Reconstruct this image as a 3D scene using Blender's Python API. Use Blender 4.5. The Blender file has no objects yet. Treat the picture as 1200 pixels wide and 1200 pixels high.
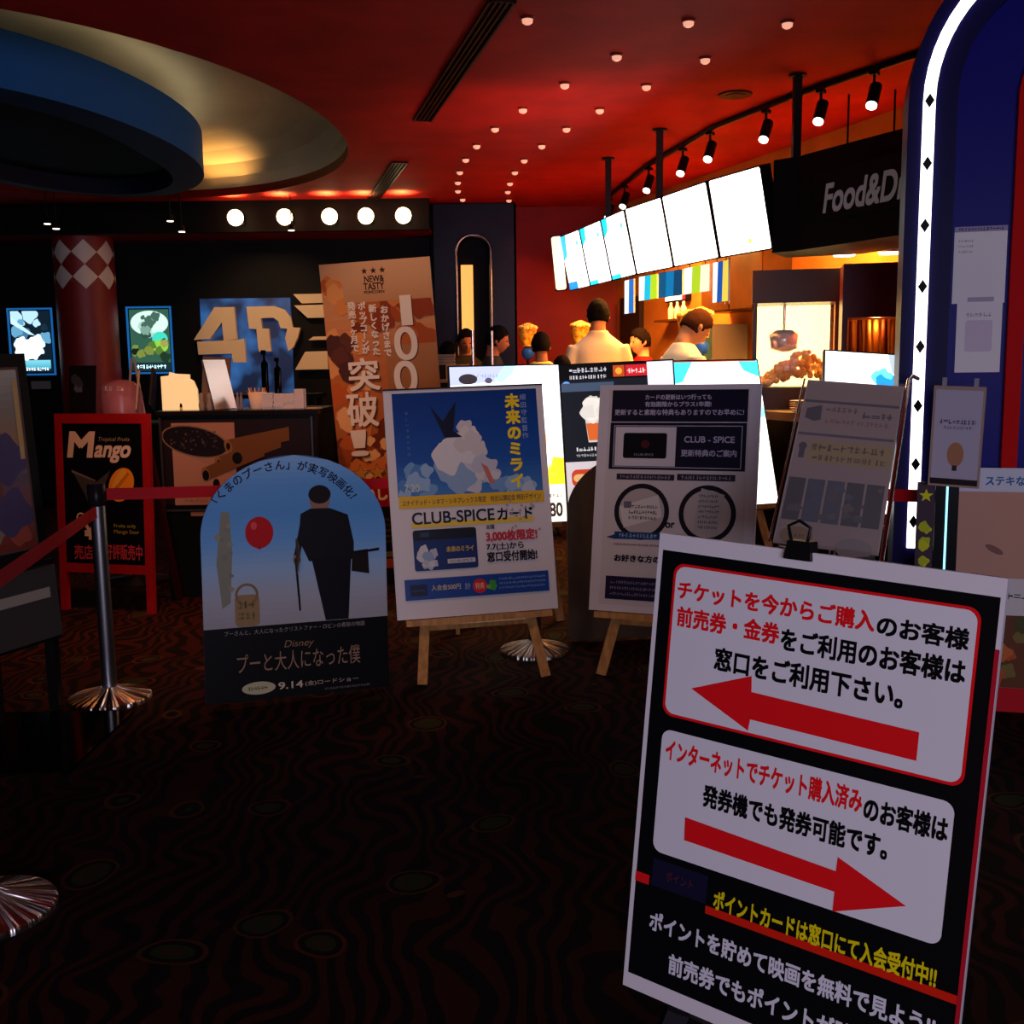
import bpy, bmesh, math, random
from mathutils import Vector, Matrix
random.seed(7)
SC = bpy.context.scene
COL = SC.collection
PI = math.pi

# ---------------------------------------------------------------- camera, world, lights, exposure
EYE = 1.35
pitch, roll = math.atan(172 / 1250), math.radians(0.75)
FWD = Vector((0, math.cos(pitch), -math.sin(pitch)))
UP0 = Vector((0, math.sin(pitch), math.cos(pitch)))
RT = Vector((1, 0, 0)) * math.cos(roll) - UP0 * math.sin(roll)
UPV = Vector((1, 0, 0)) * math.sin(roll) + UP0 * math.cos(roll)
cam = bpy.data.cameras.new('camera'); cam_ob = bpy.data.objects.new('camera', cam); COL.objects.link(cam_ob)
cam.sensor_width = 36.0; cam.lens = 36.0 * 1250 / 1200; cam.clip_start = 0.05; cam.clip_end = 60
m = Matrix((RT, UPV, -FWD)).transposed().to_4x4(); m.translation = (0, 0, EYE)
cam_ob.matrix_world = m
SC.camera = cam_ob

vs = SC.view_settings
vs.view_transform = 'Standard'; vs.look = 'None'; vs.gamma = 1.0; vs.exposure = 0.0; vs.use_curve_mapping = False
SC.cycles.use_denoising = True
SC.cycles.sample_clamp_indirect = 4.0
SC.cycles.max_bounces = 6
W = bpy.data.worlds.new('world'); SC.world = W; W.use_nodes = True
W.node_tree.nodes['Background'].inputs[0].default_value = (0.5, 0.45, 0.55, 1)
W.node_tree.nodes['Background'].inputs[1].default_value = 0.0025

def lin(h):
    h = h.lstrip('#')
    r = []
    for i in (0, 2, 4):
        v = int(h[i:i + 2], 16) / 255
        r.append(v / 12.92 if v <= 0.04045 else ((v + 0.055) / 1.055) ** 2.4)
    return r

def lamp(name, kind, loc, energy, color='ffffff', target=None, size=0.1, size_y=None, spot=60, blend=0.5):
    L = bpy.data.lights.new(name, kind); L.energy = energy; L.color = lin(color)
    if kind == 'AREA':
        L.size = size
        if size_y: L.shape = 'RECTANGLE'; L.size_y = size_y
    else:
        L.shadow_soft_size = size
    if kind == 'SPOT':
        L.spot_size = math.radians(spot); L.spot_blend = blend
    o = bpy.data.objects.new(name, L); COL.objects.link(o); o.location = loc
    if target is not None:
        o.rotation_euler = (Vector(target) - Vector(loc)).to_track_quat('-Z', 'Y').to_euler()
    return o

# added fill behind the photographer for an unseen lit lobby, low and broad
lamp('rear_fill', 'AREA', (0.6, -5.0, 1.75), 235, 'dcd8fb', (0.3, 3, 1.1), 3.6, 1.5)
# added warm spots without fittings: easels, kiosk, floor, banner, logo, red wall, customers
lamp('easels_fill', 'SPOT', (-0.75, 2.9, 2.85), 42, 'ffc488', (-0.45, 4.6, 0.8), .08, spot=62, blend=.9)
lamp('kiosk_fill', 'SPOT', (-1.7, 5.1, 2.85), 95, 'ff9a58', (-1.75, 6.1, 0.4), .08, spot=80, blend=.9)
lamp('floor_fill', 'SPOT', (-1.9, 5.4, 2.85), 90, 'ff9450', (-1.75, 5.0, 0), .08, spot=58, blend=.9)
lamp('banner_fill', 'SPOT', (-0.95, 5.0, 2.85), 60, 'ffb070', (-.62, 6.5, 1.45), .06, spot=42, blend=.8)
lamp('logo_fill', 'SPOT', (-2.4, 9.3, 2.85), 75, 'ffc890', (-2.45, 11.0, 1.6), .06, spot=60, blend=.8)
lamp('red_wall_fill', 'SPOT', (.1, 10.3, 2.85), 18, 'ff7a50', (.25, 11.1, 1.9), .05, spot=55, blend=.7)
lamp('customers_fill', 'SPOT', (.1, 6.2, 2.85), 50, 'ffdca8', (.62, 7.2, 1.3), .06, spot=50, blend=.8)
# kitchen ceiling lamps over the snack counter
lamp('kitchen_lamp_a', 'AREA', (1.95, 7.0, 2.45), 165, 'ffa84c', (2.0, 7.0, 0), 0.6, 1.2)
lamp('kitchen_lamp_b', 'AREA', (1.35, 9.0, 2.45), 165, 'ffa84c', (1.4, 9.0, 0), 0.5, 1.2)
# added upward fills with no fitting, brightening the red ceiling
lamp('ceiling_fill_a', 'SPOT', (0.25, 6.4, 1.9), 48, 'ff9a78', (0.35, 7.2, 2.93), 0.3, spot=120, blend=1)
lamp('ceiling_fill_b', 'SPOT', (0.2, 9.4, 2.0), 14, 'ff8a60', (-0.2, 9.8, 2.93), 0.3, spot=130, blend=1)

# ---------------------------------------------------------------- materials
MATS = {}
def mat(col, rough=0.55, metal=0.0, emit=0.0, spec=0.1, name=None, trans=0.0, emit_col=None, alpha=1.0):
    key = (col, rough, metal, emit, spec, trans, emit_col, alpha)
    if key in MATS: return MATS[key]
    mt = bpy.data.materials.new(name or 'paint_' + col.strip('#')); mt.use_nodes = True
    b = mt.node_tree.nodes['Principled BSDF']
    b.inputs['Base Color'].default_value = (*lin(col), 1)
    b.inputs['Roughness'].default_value = rough
    b.inputs['Metallic'].default_value = metal
    b.inputs['Specular IOR Level'].default_value = spec
    b.inputs['Transmission Weight'].default_value = trans
    b.inputs['Alpha'].default_value = alpha
    if emit > 0:
        b.inputs['Emission Color'].default_value = (*lin(emit_col or col), 1)
        b.inputs['Emission Strength'].default_value = emit
    MATS[key] = mt
    return mt

def noisy(name, c1, c2, scale=8.0, rough=0.6, detail=4.0, metal=0.0, stretch=(1, 1, 1), spec=0.15, bump=0.0, contrast=(0.35, 0.65), emit=0.0):
    key = ('noisy', name)
    if key in MATS: return MATS[key]
    mt = bpy.data.materials.new(name); mt.use_nodes = True
    nt = mt.node_tree; b = nt.nodes['Principled BSDF']
    tc = nt.nodes.new('ShaderNodeTexCoord'); mp = nt.nodes.new('ShaderNodeMapping'); mp.inputs['Scale'].default_value = stretch
    nz = nt.nodes.new('ShaderNodeTexNoise'); nz.inputs['Scale'].default_value = scale; nz.inputs['Detail'].default_value = detail
    cr = nt.nodes.new('ShaderNodeValToRGB')
    cr.color_ramp.elements[0].position, cr.color_ramp.elements[1].position = contrast
    cr.color_ramp.elements[0].color = (*lin(c1), 1); cr.color_ramp.elements[1].color = (*lin(c2), 1)
    nt.links.new(tc.outputs['Object'], mp.inputs['Vector']); nt.links.new(mp.outputs['Vector'], nz.inputs['Vector'])
    nt.links.new(nz.outputs['Fac'], cr.inputs['Fac']); nt.links.new(cr.outputs['Color'], b.inputs['Base Color'])
    b.inputs['Roughness'].default_value = rough; b.inputs['Metallic'].default_value = metal; b.inputs['Specular IOR Level'].default_value = spec
    if bump:
        bp = nt.nodes.new('ShaderNodeBump'); bp.inputs['Strength'].default_value = bump; bp.inputs['Distance'].default_value = 0.01
        nt.links.new(nz.outputs['Fac'], bp.inputs['Height']); nt.links.new(bp.outputs['Normal'], b.inputs['Normal'])
    if emit:
        nt.links.new(cr.outputs['Color'], b.inputs['Emission Color']); b.inputs['Emission Strength'].default_value = emit
    MATS[key] = mt
    return mt

BLACK = mat('0b0a0b', 0.5)
GLOSSBLACK = mat('060607', 0.12)
CHROME = mat('c8c4bd', 0.16, 1.0)
WOOD = noisy('easel_pine', 'a4713c', 'c08c50', 6, 0.5, stretch=(8, 8, 1))
WHITE = mat('e6e2de', 0.45)
REDP = mat('a01213', 0.45)

# ---------------------------------------------------------------- mesh helpers
class MB:
    def __init__(s): s.v = []; s.f = []; s.mi = []; s.sm = []; s.mats = []
    def m(s, mt):
        if mt not in s.mats: s.mats.append(mt)
        return s.mats.index(mt)
    def add(s, vs, fs, mt, smooth=False):
        o = len(s.v); s.v += [tuple(p) for p in vs]; i = s.m(mt)
        for f in fs: s.f.append([a + o for a in f]); s.mi.append(i); s.sm.append(smooth)
        return s
    def box(s, lo, hi, mt):
        x0, y0, z0 = lo; x1, y1, z1 = hi
        return s.add([(x0, y0, z0), (x1, y0, z0), (x1, y1, z0), (x0, y1, z0), (x0, y0, z1), (x1, y0, z1), (x1, y1, z1), (x0, y1, z1)],
                     [(0, 3, 2, 1), (4, 5, 6, 7), (0, 1, 5, 4), (1, 2, 6, 5), (2, 3, 7, 6), (3, 0, 4, 7)], mt)
    def bar(s, a, b, wx, wy, mt, upv=(0, 1, 0)):
        a = Vector(a); b = Vector(b); d = (b - a).normalized(); sx = d.cross(Vector(upv))
        if sx.length < 1e-4: sx = d.cross(Vector((1, 0, 0)))
        sx.normalize(); sy = d.cross(sx).normalized()
        vs = [p + sx * (i * wx / 2) + sy * (j * wy / 2) for p in (a, b) for i, j in ((-1, -1), (1, -1), (1, 1), (-1, 1))]
        return s.add(vs, [(0, 1, 2, 3), (7, 6, 5, 4), (0, 4, 5, 1), (1, 5, 6, 2), (2, 6, 7, 3), (3, 7, 4, 0)], mt)
    def tube(s, pts, r, mt, n=10, caps=True):
        pts = [Vector(p) for p in pts]; rs = r if isinstance(r, (list, tuple)) else [r] * len(pts)
        vs = []; ref = None
        for i, p in enumerate(pts):
            d = (pts[min(i + 1, len(pts) - 1)] - pts[max(i - 1, 0)]).normalized()
            if ref is None:
                ref = d.cross(Vector((0, 0, 1)))
                if ref.length < 0.1: ref = d.cross(Vector((1, 0, 0)))
            ref = (ref - d * ref.dot(d)).normalized(); t = d.cross(ref)
            for k in range(n):
                a = 2 * PI * k / n; vs.append(p + (ref * math.cos(a) + t * math.sin(a)) * rs[i])
        fs = [(i * n + k, i * n + (k + 1) % n, (i + 1) * n + (k + 1) % n, (i + 1) * n + k) for i in range(len(pts) - 1) for k in range(n)]
        s.add(vs, fs, mt, True)
        if caps: s.add(vs[:n], [tuple(range(n))[::-1]], mt); s.add(vs[-n:], [tuple(range(n))], mt)
        return s
    def lathe(s, prof, mt, n=32, c=(0, 0, 0), smooth=True):
        vs = [(c[0] + r * math.cos(2 * PI * k / n), c[1] + r * math.sin(2 * PI * k / n), c[2] + z) for r, z in prof for k in range(n)]
        fs = [(i * n + k, i * n + (k + 1) % n, (i + 1) * n + (k + 1) % n, (i + 1) * n + k) for i in range(len(prof) - 1) for k in range(n)]
        s.add(vs, fs, mt, smooth)
        s.add(vs[:n], [tuple(range(n))[::-1]], mt); s.add(vs[-n:], [tuple(range(n))], mt)
        return s
    def prism(s, poly, y0, y1, mt):          # polygon in (x, z), thickness along y
        n = len(poly)
        if sum(poly[i][0] * poly[(i + 1) % n][1] - poly[(i + 1) % n][0] * poly[i][1] for i in range(n)) < 0: poly = poly[::-1]
        vs = [(x, y0, z) for x, z in poly] + [(x, y1, z) for x, z in poly]
        return s.add(vs, [tuple(range(n)), tuple(range(2 * n - 1, n - 1, -1))] + [(i, i + n, (i + 1) % n + n, (i + 1) % n) for i in range(n)], mt)
    def strip(s, A, B, mt, smooth=True):      # quads between two point rows
        n = len(A)
        return s.add(list(A) + list(B), [(i, i + 1, n + i + 1, n + i) for i in range(n - 1)], mt, smooth)
    def ball(s, c, r, mt, n=16, m_=10):
        rr = r if isinstance(r, (tuple, list)) else (r, r, r)
        vs = [(c[0], c[1], c[2] - rr[2])]
        for i in range(1, m_):
            t = PI * i / m_
            for k in range(n):
                a = 2 * PI * k / n; vs.append((c[0] + rr[0] * math.sin(t) * math.cos(a), c[1] + rr[1] * math.sin(t) * math.sin(a), c[2] - rr[2] * math.cos(t)))
        vs.append((c[0], c[1], c[2] + rr[2])); L = len(vs) - 1
        fs = [(0, 1 + (k + 1) % n, 1 + k) for k in range(n)]
        for i in range(m_ - 2):
            fs += [(1 + i * n + k, 1 + i * n + (k + 1) % n, 1 + (i + 1) * n + (k + 1) % n, 1 + (i + 1) * n + k) for k in range(n)]
        fs += [(L, L - n + k, L - n + (k + 1) % n) for k in range(n)]
        return s.add(vs, fs, mt, True)
    def build(s, name, parent=None, xf=None, **props):
        me = bpy.data.meshes.new(name)
        vs = [tuple(xf @ Vector(p)) for p in s.v] if xf is not None else s.v
        me.from_pydata(vs, [], s.f)
        for mt in s.mats: me.materials.append(mt)
        me.polygons.foreach_set('material_index', s.mi); me.polygons.foreach_set('use_smooth', s.sm); me.update()
        o = bpy.data.objects.new(name, me); COL.objects.link(o)
        if parent is not None: o.parent = parent
        for k, v in props.items(): o[k] = v
        return o

def tag(o, label, cat, group=None):
    o['label'] = label; o['category'] = cat
    if group: o['group'] = group
    return o
def thing(name, label, cat, loc=(0, 0, 0), rz=0.0, group=None, matrix=None):
    o = bpy.data.objects.new(name, None); o.empty_display_size = 0.05; COL.objects.link(o)
    if matrix is not None: o.matrix_world = matrix
    else: o.location = loc; o.rotation_euler = (0, 0, rz)
    return tag(o, label, cat, group)
def struct(name, mb): return mb.build(name, kind='structure')
def dup(root, loc=None, rz=None, label=None, matrix=None):
    r = root.copy(); COL.objects.link(r)
    if matrix is not None: r.matrix_world = matrix
    if loc is not None: r.location = loc
    if rz is not None: r.rotation_euler = (0, 0, rz)
    if label: r['label'] = label
    for ch in list(root.children):
        c = ch.copy(); COL.objects.link(c); c.parent = r
        for g in list(ch.children):
            d = g.copy(); COL.objects.link(d); d.parent = c
    return r

def board_mat(pos, yaw, lean, rl):           # board frame: x right, y away, z up the board
    y, l, r = (math.radians(a) for a in (yaw, lean, rl))
    u = Vector((math.cos(y), math.sin(y), 0)); b = Vector((-math.sin(y), math.cos(y), 0))
    v = Vector((0, 0, 1)) * math.cos(l) + b * math.sin(l)
    u2 = u * math.cos(r) + v * math.sin(r); v2 = -u * math.sin(r) + v * math.cos(r)
    M = Matrix((u2, v2.cross(u2), v2)).transposed().to_4x4(); M.translation = pos
    return M

# ---------------------------------------------------------------- flat printing on a board face
TXT = bpy.data.curves.new('lettering', 'FONT'); TXT_OB = bpy.data.objects.new('lettering', TXT)
def glyphs(body, bold=0.0):
    TXT.body = body
    me = TXT_OB.to_mesh()
    v0 = [(v.co.x, v.co.y) for v in me.vertices]; f0 = [tuple(p.vertices) for p in me.polygons]
    TXT_OB.to_mesh_clear()
    return v0, f0
def weights(bold):                                     # heavier weight: the same strokes laid a hair apart
    b = bold * 1.45
    return [(b, b), (b, -b), (-b, b), (-b, -b), (0, 0)] if bold > 0 else [(0, 0)]
class Print:
    def __init__(s, emit=0.0, rough=0.5, step=0.00008, spec=0.12):
        s.mb = MB(); s.t = 0.0006; s.emit = emit; s.rough = rough; s.step = step; s.spec = spec; s.clip = None
    def mt(s, c): return c if not isinstance(c, str) else mat(c, s.rough, 0, s.emit, s.spec)
    def put(s, vs, fs, c, t=None):
        if t is None: s.t += s.step; t = s.t
        s.mb.add([(u, -t, v) for u, v in vs], fs, s.mt(c)); return s
    def poly(s, pts, c):
        n = len(pts)
        if sum(pts[i][0] * pts[(i + 1) % n][1] - pts[(i + 1) % n][0] * pts[i][1] for i in range(n)) < 0: pts = pts[::-1]
        return s.put(pts, [tuple(range(n))], c)
    def rect(s, u0, v0, u1, v1, c): return s.poly([(u0, v0), (u1, v0), (u1, v1), (u0, v1)], c)
    def rr(s, u0, v0, u1, v1, r, c):
        P = []
        for cx, cy, a0 in ((u1 - r, v0 + r, -90), (u1 - r, v1 - r, 0), (u0 + r, v1 - r, 90), (u0 + r, v0 + r, 180)):
            P += [(cx + r * math.cos(math.radians(a0 + k * 15)), cy + r * math.sin(math.radians(a0 + k * 15))) for k in range(7)]
        return s.poly(P, c)
    def ell(s, cx, cy, rx, ry, c, n=28, rot=0.0):
        ca, sa = math.cos(rot), math.sin(rot)
        return s.poly([(cx + rx * math.cos(a) * ca - ry * math.sin(a) * sa, cy + rx * math.cos(a) * sa + ry * math.sin(a) * ca) for a in [2 * PI * k / n for k in range(n)]], c)
    def ring(s, cx, cy, r0, r1, c, n=36):
        vs = [(cx + r * math.cos(2 * PI * k / n), cy + r * math.sin(2 * PI * k / n)) for r in (r0, r1) for k in range(n)]
        return s.put(vs, [(k, (k + 1) % n, n + (k + 1) % n, n + k) for k in range(n)], c)
    def star(s, cx, cy, r, c, q=0.42):
        return s.poly([(cx + (r if k % 2 == 0 else r * q) * math.sin(PI * k / 5), cy + (r if k % 2 == 0 else r * q) * math.cos(PI * k / 5)) for k in range(10)], c)
    def blobs(s, seed, box, n, r, cols, sq=1.0):
        rnd = random.Random(seed)
        for _ in range(n):
            q = rnd.uniform(*r); u = rnd.uniform(box[0], box[2]); v = rnd.uniform(box[1], box[3])
            k = 26; ph = rnd.uniform(0, 6)
            P = [(u + q * (1 + .18 * math.sin(3 * a + ph)) * math.cos(a), v + q * sq * (1 + .18 * math.sin(4 * a + ph)) * math.sin(a)) for a in [2 * PI * i / k for i in range(k)]]
            if s.clip: P = [(min(max(x, s.clip[0]), s.clip[2]), min(max(y, s.clip[1]), s.clip[3])) for x, y in P]
            s.poly(P, rnd.choice(cols))
        return s
    def grad(s, u0, v0, u1, v1, cols, n=None):      # printed colour fade, bottom to top
        n = n or 24; L = [lin(c) for c in cols]
        s.t += s.step
        for i in range(n):
            f = (i + .5) / n * (len(L) - 1); k = min(int(f), len(L) - 2); w = f - k
            c = [a * (1 - w) + b * w for a, b in zip(L[k], L[k + 1])]
            h = '%02x%02x%02x' % tuple(int(round(255 * (x * 12.92 if x < .0031308 else 1.055 * x ** (1 / 2.4) - .055))) for x in c)
            va, vb = v0 + (v1 - v0) * i / n, v0 + (v1 - v0) * (i + 1) / n
            s.put([(u0, va), (u1, va), (u1, vb), (u0, vb)], [(0, 1, 2, 3)], h, s.t)
        return s
    def text(s, body, box, c, bold=0.0, skew=0.0, angle=0.0):      # stretch lettering into box u0,v0,u1,v1
        vs, fs = glyphs(body); u0, v0, u1, v1 = box; W_ = weights(bold)
        xs = [p[0] for p in vs]; ys = [p[1] for p in vs]; a, b, d, e = min(xs), max(xs), min(ys), max(ys)
        for k, (dx, dy) in enumerate(W_):
            P = []
            for x, y in vs:
                fx, fy = (x + dx - a) / (b - a), (y + dy - d) / (e - d)
                P.append((u0 + (u1 - u0) * fx + skew * fy, v0 + (v1 - v0) * fy))
            s.t += s.step if k == 0 else 1.5e-5
            s.put(P, fs, c, s.t)
        return s
    def char(s, ch, cu, cv, size, c, bold=0.0, angle=0.0, sx=1.0):
        vs, fs = glyphs(ch)
        full = ord(ch) > 0x2000
        xs = [p[0] for p in vs]
        ca, sa = math.cos(angle), math.sin(angle)
        off = 0.5 if full else (min(xs) + max(xs)) / 2
        for k, (dx, dy) in enumerate(weights(bold)):
            P = []
            for x, y in vs:
                x = (x + dx - off) * size * sx; y = (y + dy - 0.36) * size
                P.append((cu + x * ca - y * sa, cv + x * sa + y * ca))
            s.put(P, fs, c, s.t + 1.5e-5 * k)
        return s
    def vtext(s, body, cu, vtop, vbot, c, bold=0.0, size=None, sx=1.0):
        n = len(body); st = (vtop - vbot) / n; size = size or st; s.t += s.step
        for i, ch in enumerate(body):
            if ch != ' ': s.char(ch, cu, vtop - st * (i + .5), size, c, bold, -PI / 2 if ch in 'ー〜' else 0, sx)
        return s
    def dashes(s, seed, u0, v0, u1, v1, c):          # lettering too blurred to read
        rnd = random.Random(seed); h = v1 - v0; u = u0; s.t += s.step
        while u < u1 - h * .4:
            w = h * rnd.uniform(.45, .95)
            for _ in range(3):
                a = rnd.uniform(0, h * .75); b = rnd.uniform(0, w * .6)
                if rnd.random() < .5: q = (u, v0 + a, u + w, v0 + a + h * .16)
                else: q = (u + b, v0, u + b + h * .16, v1)
                s.put([(q[0], q[1]), (q[2], q[1]), (q[2], q[3]), (q[0], q[3])], [(0, 1, 2, 3)], c, s.t)
            u += w + h * .15
        return s
    def build(s, name, parent): return s.mb.build(name, parent)

# ================================================================ SETTING
CZ = 2.93
# carpet: rings, seeds and wavy stripes in dull red, green and ochre
def carpet():
    mt = bpy.data.materials.new('patterned_carpet'); mt.use_nodes = True; nt = mt.node_tree; b = nt.nodes['Principled BSDF']
    N = nt.nodes.new; LK = nt.links.new
    tc = N('ShaderNodeTexCoord')
    nz = N('ShaderNodeTexNoise'); nz.inputs['Scale'].default_value = 1.6; LK(tc.outputs['Object'], nz.inputs['Vector'])
    mx = N('ShaderNodeMixRGB'); mx.blend_type = 'ADD'; mx.inputs[0].default_value = 0.35; LK(tc.outputs['Object'], mx.inputs[1]); LK(nz.outputs['Color'], mx.inputs[2])
    wv = N('ShaderNodeTexWave'); wv.inputs['Scale'].default_value = 4.6; wv.inputs['Distortion'].default_value = 14; wv.inputs['Detail'].default_value = 0.6; wv.inputs['Detail Scale'].default_value = 1.0
    LK(mx.outputs[0], wv.inputs['Vector'])
    r1 = N('ShaderNodeValToRGB'); e = r1.color_ramp.elements; e[0].position = .42; e[1].position = .58
    e[0].color = (*lin('100705'), 1); e[1].color = (*lin('33130b'), 1); LK(wv.outputs['Fac'], r1.inputs['Fac'])
    vo = N('ShaderNodeTexVoronoi'); vo.inputs['Scale'].default_value = 3.0; vo.inputs['Randomness'].default_value = .75; LK(mx.outputs[0], vo.inputs['Vector'])
    r2 = N('ShaderNodeValToRGB'); r2.color_ramp.interpolation = 'CONSTANT'
    cols = [(0, '26331a'), (.08, '382a16'), (.12, '26331a'), (.15, '120806'), (.19, '4a2a12'), (.22, '000000')]
    e = r2.color_ramp.elements; e[0].position = 0; e[0].color = (*lin(cols[0][1]), 1); e[1].position = .08; e[1].color = (*lin(cols[1][1]), 1)
    for p, c in cols[2:]:
        q = e.new(p); q.color = (*lin(c), 1)
    LK(vo.outputs['Distance'], r2.inputs['Fac'])
    gt = N('ShaderNodeMath'); gt.operation = 'LESS_THAN'; gt.inputs[1].default_value = .22; LK(vo.outputs['Distance'], gt.inputs[0])
    m2 = N('ShaderNodeMixRGB'); LK(gt.outputs[0], m2.inputs[0]); LK(r1.outputs[0], m2.inputs[1]); LK(r2.outputs[0], m2.inputs[2])
    v2 = N('ShaderNodeTexVoronoi'); v2.inputs['Scale'].default_value = 1.1; LK(tc.outputs['Object'], v2.inputs['Vector'])
    m3 = N('ShaderNodeMixRGB'); m3.blend_type = 'MULTIPLY'; m3.inputs[0].default_value = .3; LK(m2.outputs[0], m3.inputs[1]); LK(v2.outputs['Color'], m3.inputs[2])
    LK(m3.outputs[0], b.inputs['Base Color']); b.inputs['Roughness'].default_value = .95; b.inputs['Specular IOR Level'].default_value = .1
    n2 = N('ShaderNodeTexNoise'); n2.inputs['Scale'].default_value = 300; LK(tc.outputs['Object'], n2.inputs['Vector'])
    bp = N('ShaderNodeBump'); bp.inputs['Strength'].default_value = .3; bp.inputs['Distance'].default_value = .004; LK(n2.outputs['Fac'], bp.inputs['Height']); LK(bp.outputs['Normal'], b.inputs['Normal'])
    return mt
struct('floor', MB().box((-7, -2.5, -.1), (4.5, 11.4, 0), carpet()))

RED_CEIL = noisy('red_ceiling_paint', '8a1410', 'a01a14', 3, .75, spec=.1)
# outlines of the oval recess and of the blue drum inside it, as radius by angle
def oval(a, b0, b1, n=96):
    R = []
    for i in range(n):
        t = -PI + 2 * PI * i / n; b = b0 if math.sin(t) < 0 else b1
        R.append((t, 1 / math.sqrt((math.cos(t) / a) ** 2 + (math.sin(t) / b) ** 2)))
    return R
OC = (-3.16, 7.62)
OV = oval(2.03, 3.02, 2.62)
DR = oval(1.0, 2.06, 1.9)
def rowp(R, c, z, k=1.0, d=0.0): return [(c[0] + (r * k - d) * math.cos(a), c[1] + (r * k - d) * math.sin(a), z) for a, r in R + R[:1]]
# ceiling plate with the recess cut out
def rect_hit(a, c, x0, y0, x1, y1):
    ca, sa = math.cos(a), math.sin(a); t = 1e9
    for lim, o, d in ((x1 if ca > 0 else x0, c[0], ca), (y1 if sa > 0 else y0, c[1], sa)):
        if abs(d) > 1e-9: t = min(t, (lim - o) / d)
    return (c[0] + t * ca, c[1] + t * sa, CZ)
cor = [math.atan2(y - OC[1], x - OC[0]) for x in (-7, 4.5) for y in (-2.5, 11.4)]
angs = sorted([(a, r) for a, r in OV] + [(a, min(OV, key=lambda q: abs(q[0] - a))[1]) for a in cor])
mb = MB()
inn = rowp(angs, OC, CZ); outp = [rect_hit(a, OC, -7, -2.5, 4.5, 11.4) for a, r in angs + angs[:1]]
mb.strip(inn, outp, RED_CEIL, False)
mb.strip(rowp(angs, OC, CZ), rowp(angs, OC, CZ + .07), mat('5a0d0b', .5), True)      # lip of the opening, its shade put into a darker red
mb.strip([(x, y, CZ + .35) for x, y, z in outp], [(x, y, CZ + .35) for x, y, z in inn], RED_CEIL, False)
struct('ceiling', mb)
CREAM = noisy('cream_plaster', 'b8ad8c', 'c4b998', 2, .6)
mb = MB(); rows = [rowp(OV, OC, CZ + .07, 1, 0.0), rowp(OV, OC, CZ + .16, 1, .03), rowp(OV, OC, CZ + .26, 1, .12), rowp(OV, OC, CZ + .34, 1, .3), rowp(OV, OC, CZ + .40, 1, .6), rowp(OV, OC, CZ + .43, .35)]
for A, B in zip(rows, rows[1:]): mb.strip(A, B, CREAM)
mb.add(rows[-1][:-1], [tuple(range(len(rows[-1]) - 1))], CREAM)
struct('ceiling_cove', mb)
BLUEC = mat('1d5590', .5); DC = (-3.2, 7.53)
mb = MB()
mb.strip(rowp(DR, DC, 3.12), rowp(DR, DC, 2.82), BLUEC); mb.strip(rowp(DR, DC, 2.82), rowp(DR, DC, 2.80, 1, .28), mat('16294c', .6))
mb.strip(rowp(DR, DC, 2.80, 1, .28), rowp(DR, DC, 2.92, 1, .32), mat('0b1224', .7)); q = rowp(DR, DC, 2.92, 1, .32)[:-1]; mb.add(q, [tuple(range(len(q)))[::-1]], mat('0b1224', .7))
q = rowp(DR, DC, 3.12)[:-1]; mb.add(q, [tuple(range(len(q)))], mat('0b1224', .7))
struct('ceiling_drum', mb)
# light trough hidden on top of the drum
mb = MB(); A = rowp(DR, DC, 3.13, 1, .06); B = rowp(DR, DC, 3.13, 1, .12); mb.strip(A, B, mat('fff4d8', emit=2.7)); mb.build('ceiling_trough_lamp', kind='structure')

# walls
BLK_WALL = noisy('black_wall_paint', '080706', '0d0b0a', 4, .6)
struct('wall_back', MB().box((-7, 11.1, 0), (-.8, 11.25, CZ), BLK_WALL))
struct('wall_left', MB().box((-7.1, -2.5, 0), (-7, 11.25, CZ), BLK_WALL))
mb = MB().box((-7, 10.42, 2.64), (-.75, 10.5, CZ), mat('0d0907', .6)); mb.box((-7, 10.5, 2.64), (-.75, 11.1, 2.66), mat('7d1410', .5)); struct('beam', mb)
REDW = noisy('red_wall_paint', '6c0b0f', '7a0d11', 3, .5)
struct('wall_red', MB().box((.04, 11.1, 0), (1.3, 11.25, CZ), REDW))
ORANGE = noisy('orange_wall_paint', 'a8662a', 'b87434', 3, .6)
kdir = Vector((-.95, 2.79, 0)).normalized(); kn = Vector((kdir.y, -kdir.x, 0))
def KW(t, d=0.0, z=0.0): return Vector((2.5, 6.99, 0)) + kdir * t + kn * d + Vector((0, 0, z))      # along the kitchen wall, d behind it
mb = MB()
P = [KW(-2.6), KW(4.42), KW(4.42, .12), KW(-2.6, .12)]
mb.add([(*p[:2], z) for z in (0, CZ) for p in P], [(3, 2, 1, 0), (4, 5, 6, 7), (0, 1, 5, 4), (1, 2, 6, 5), (2, 3, 7, 6), (3, 0, 4, 7)], ORANGE)
struct('wall_right', mb)

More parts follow.
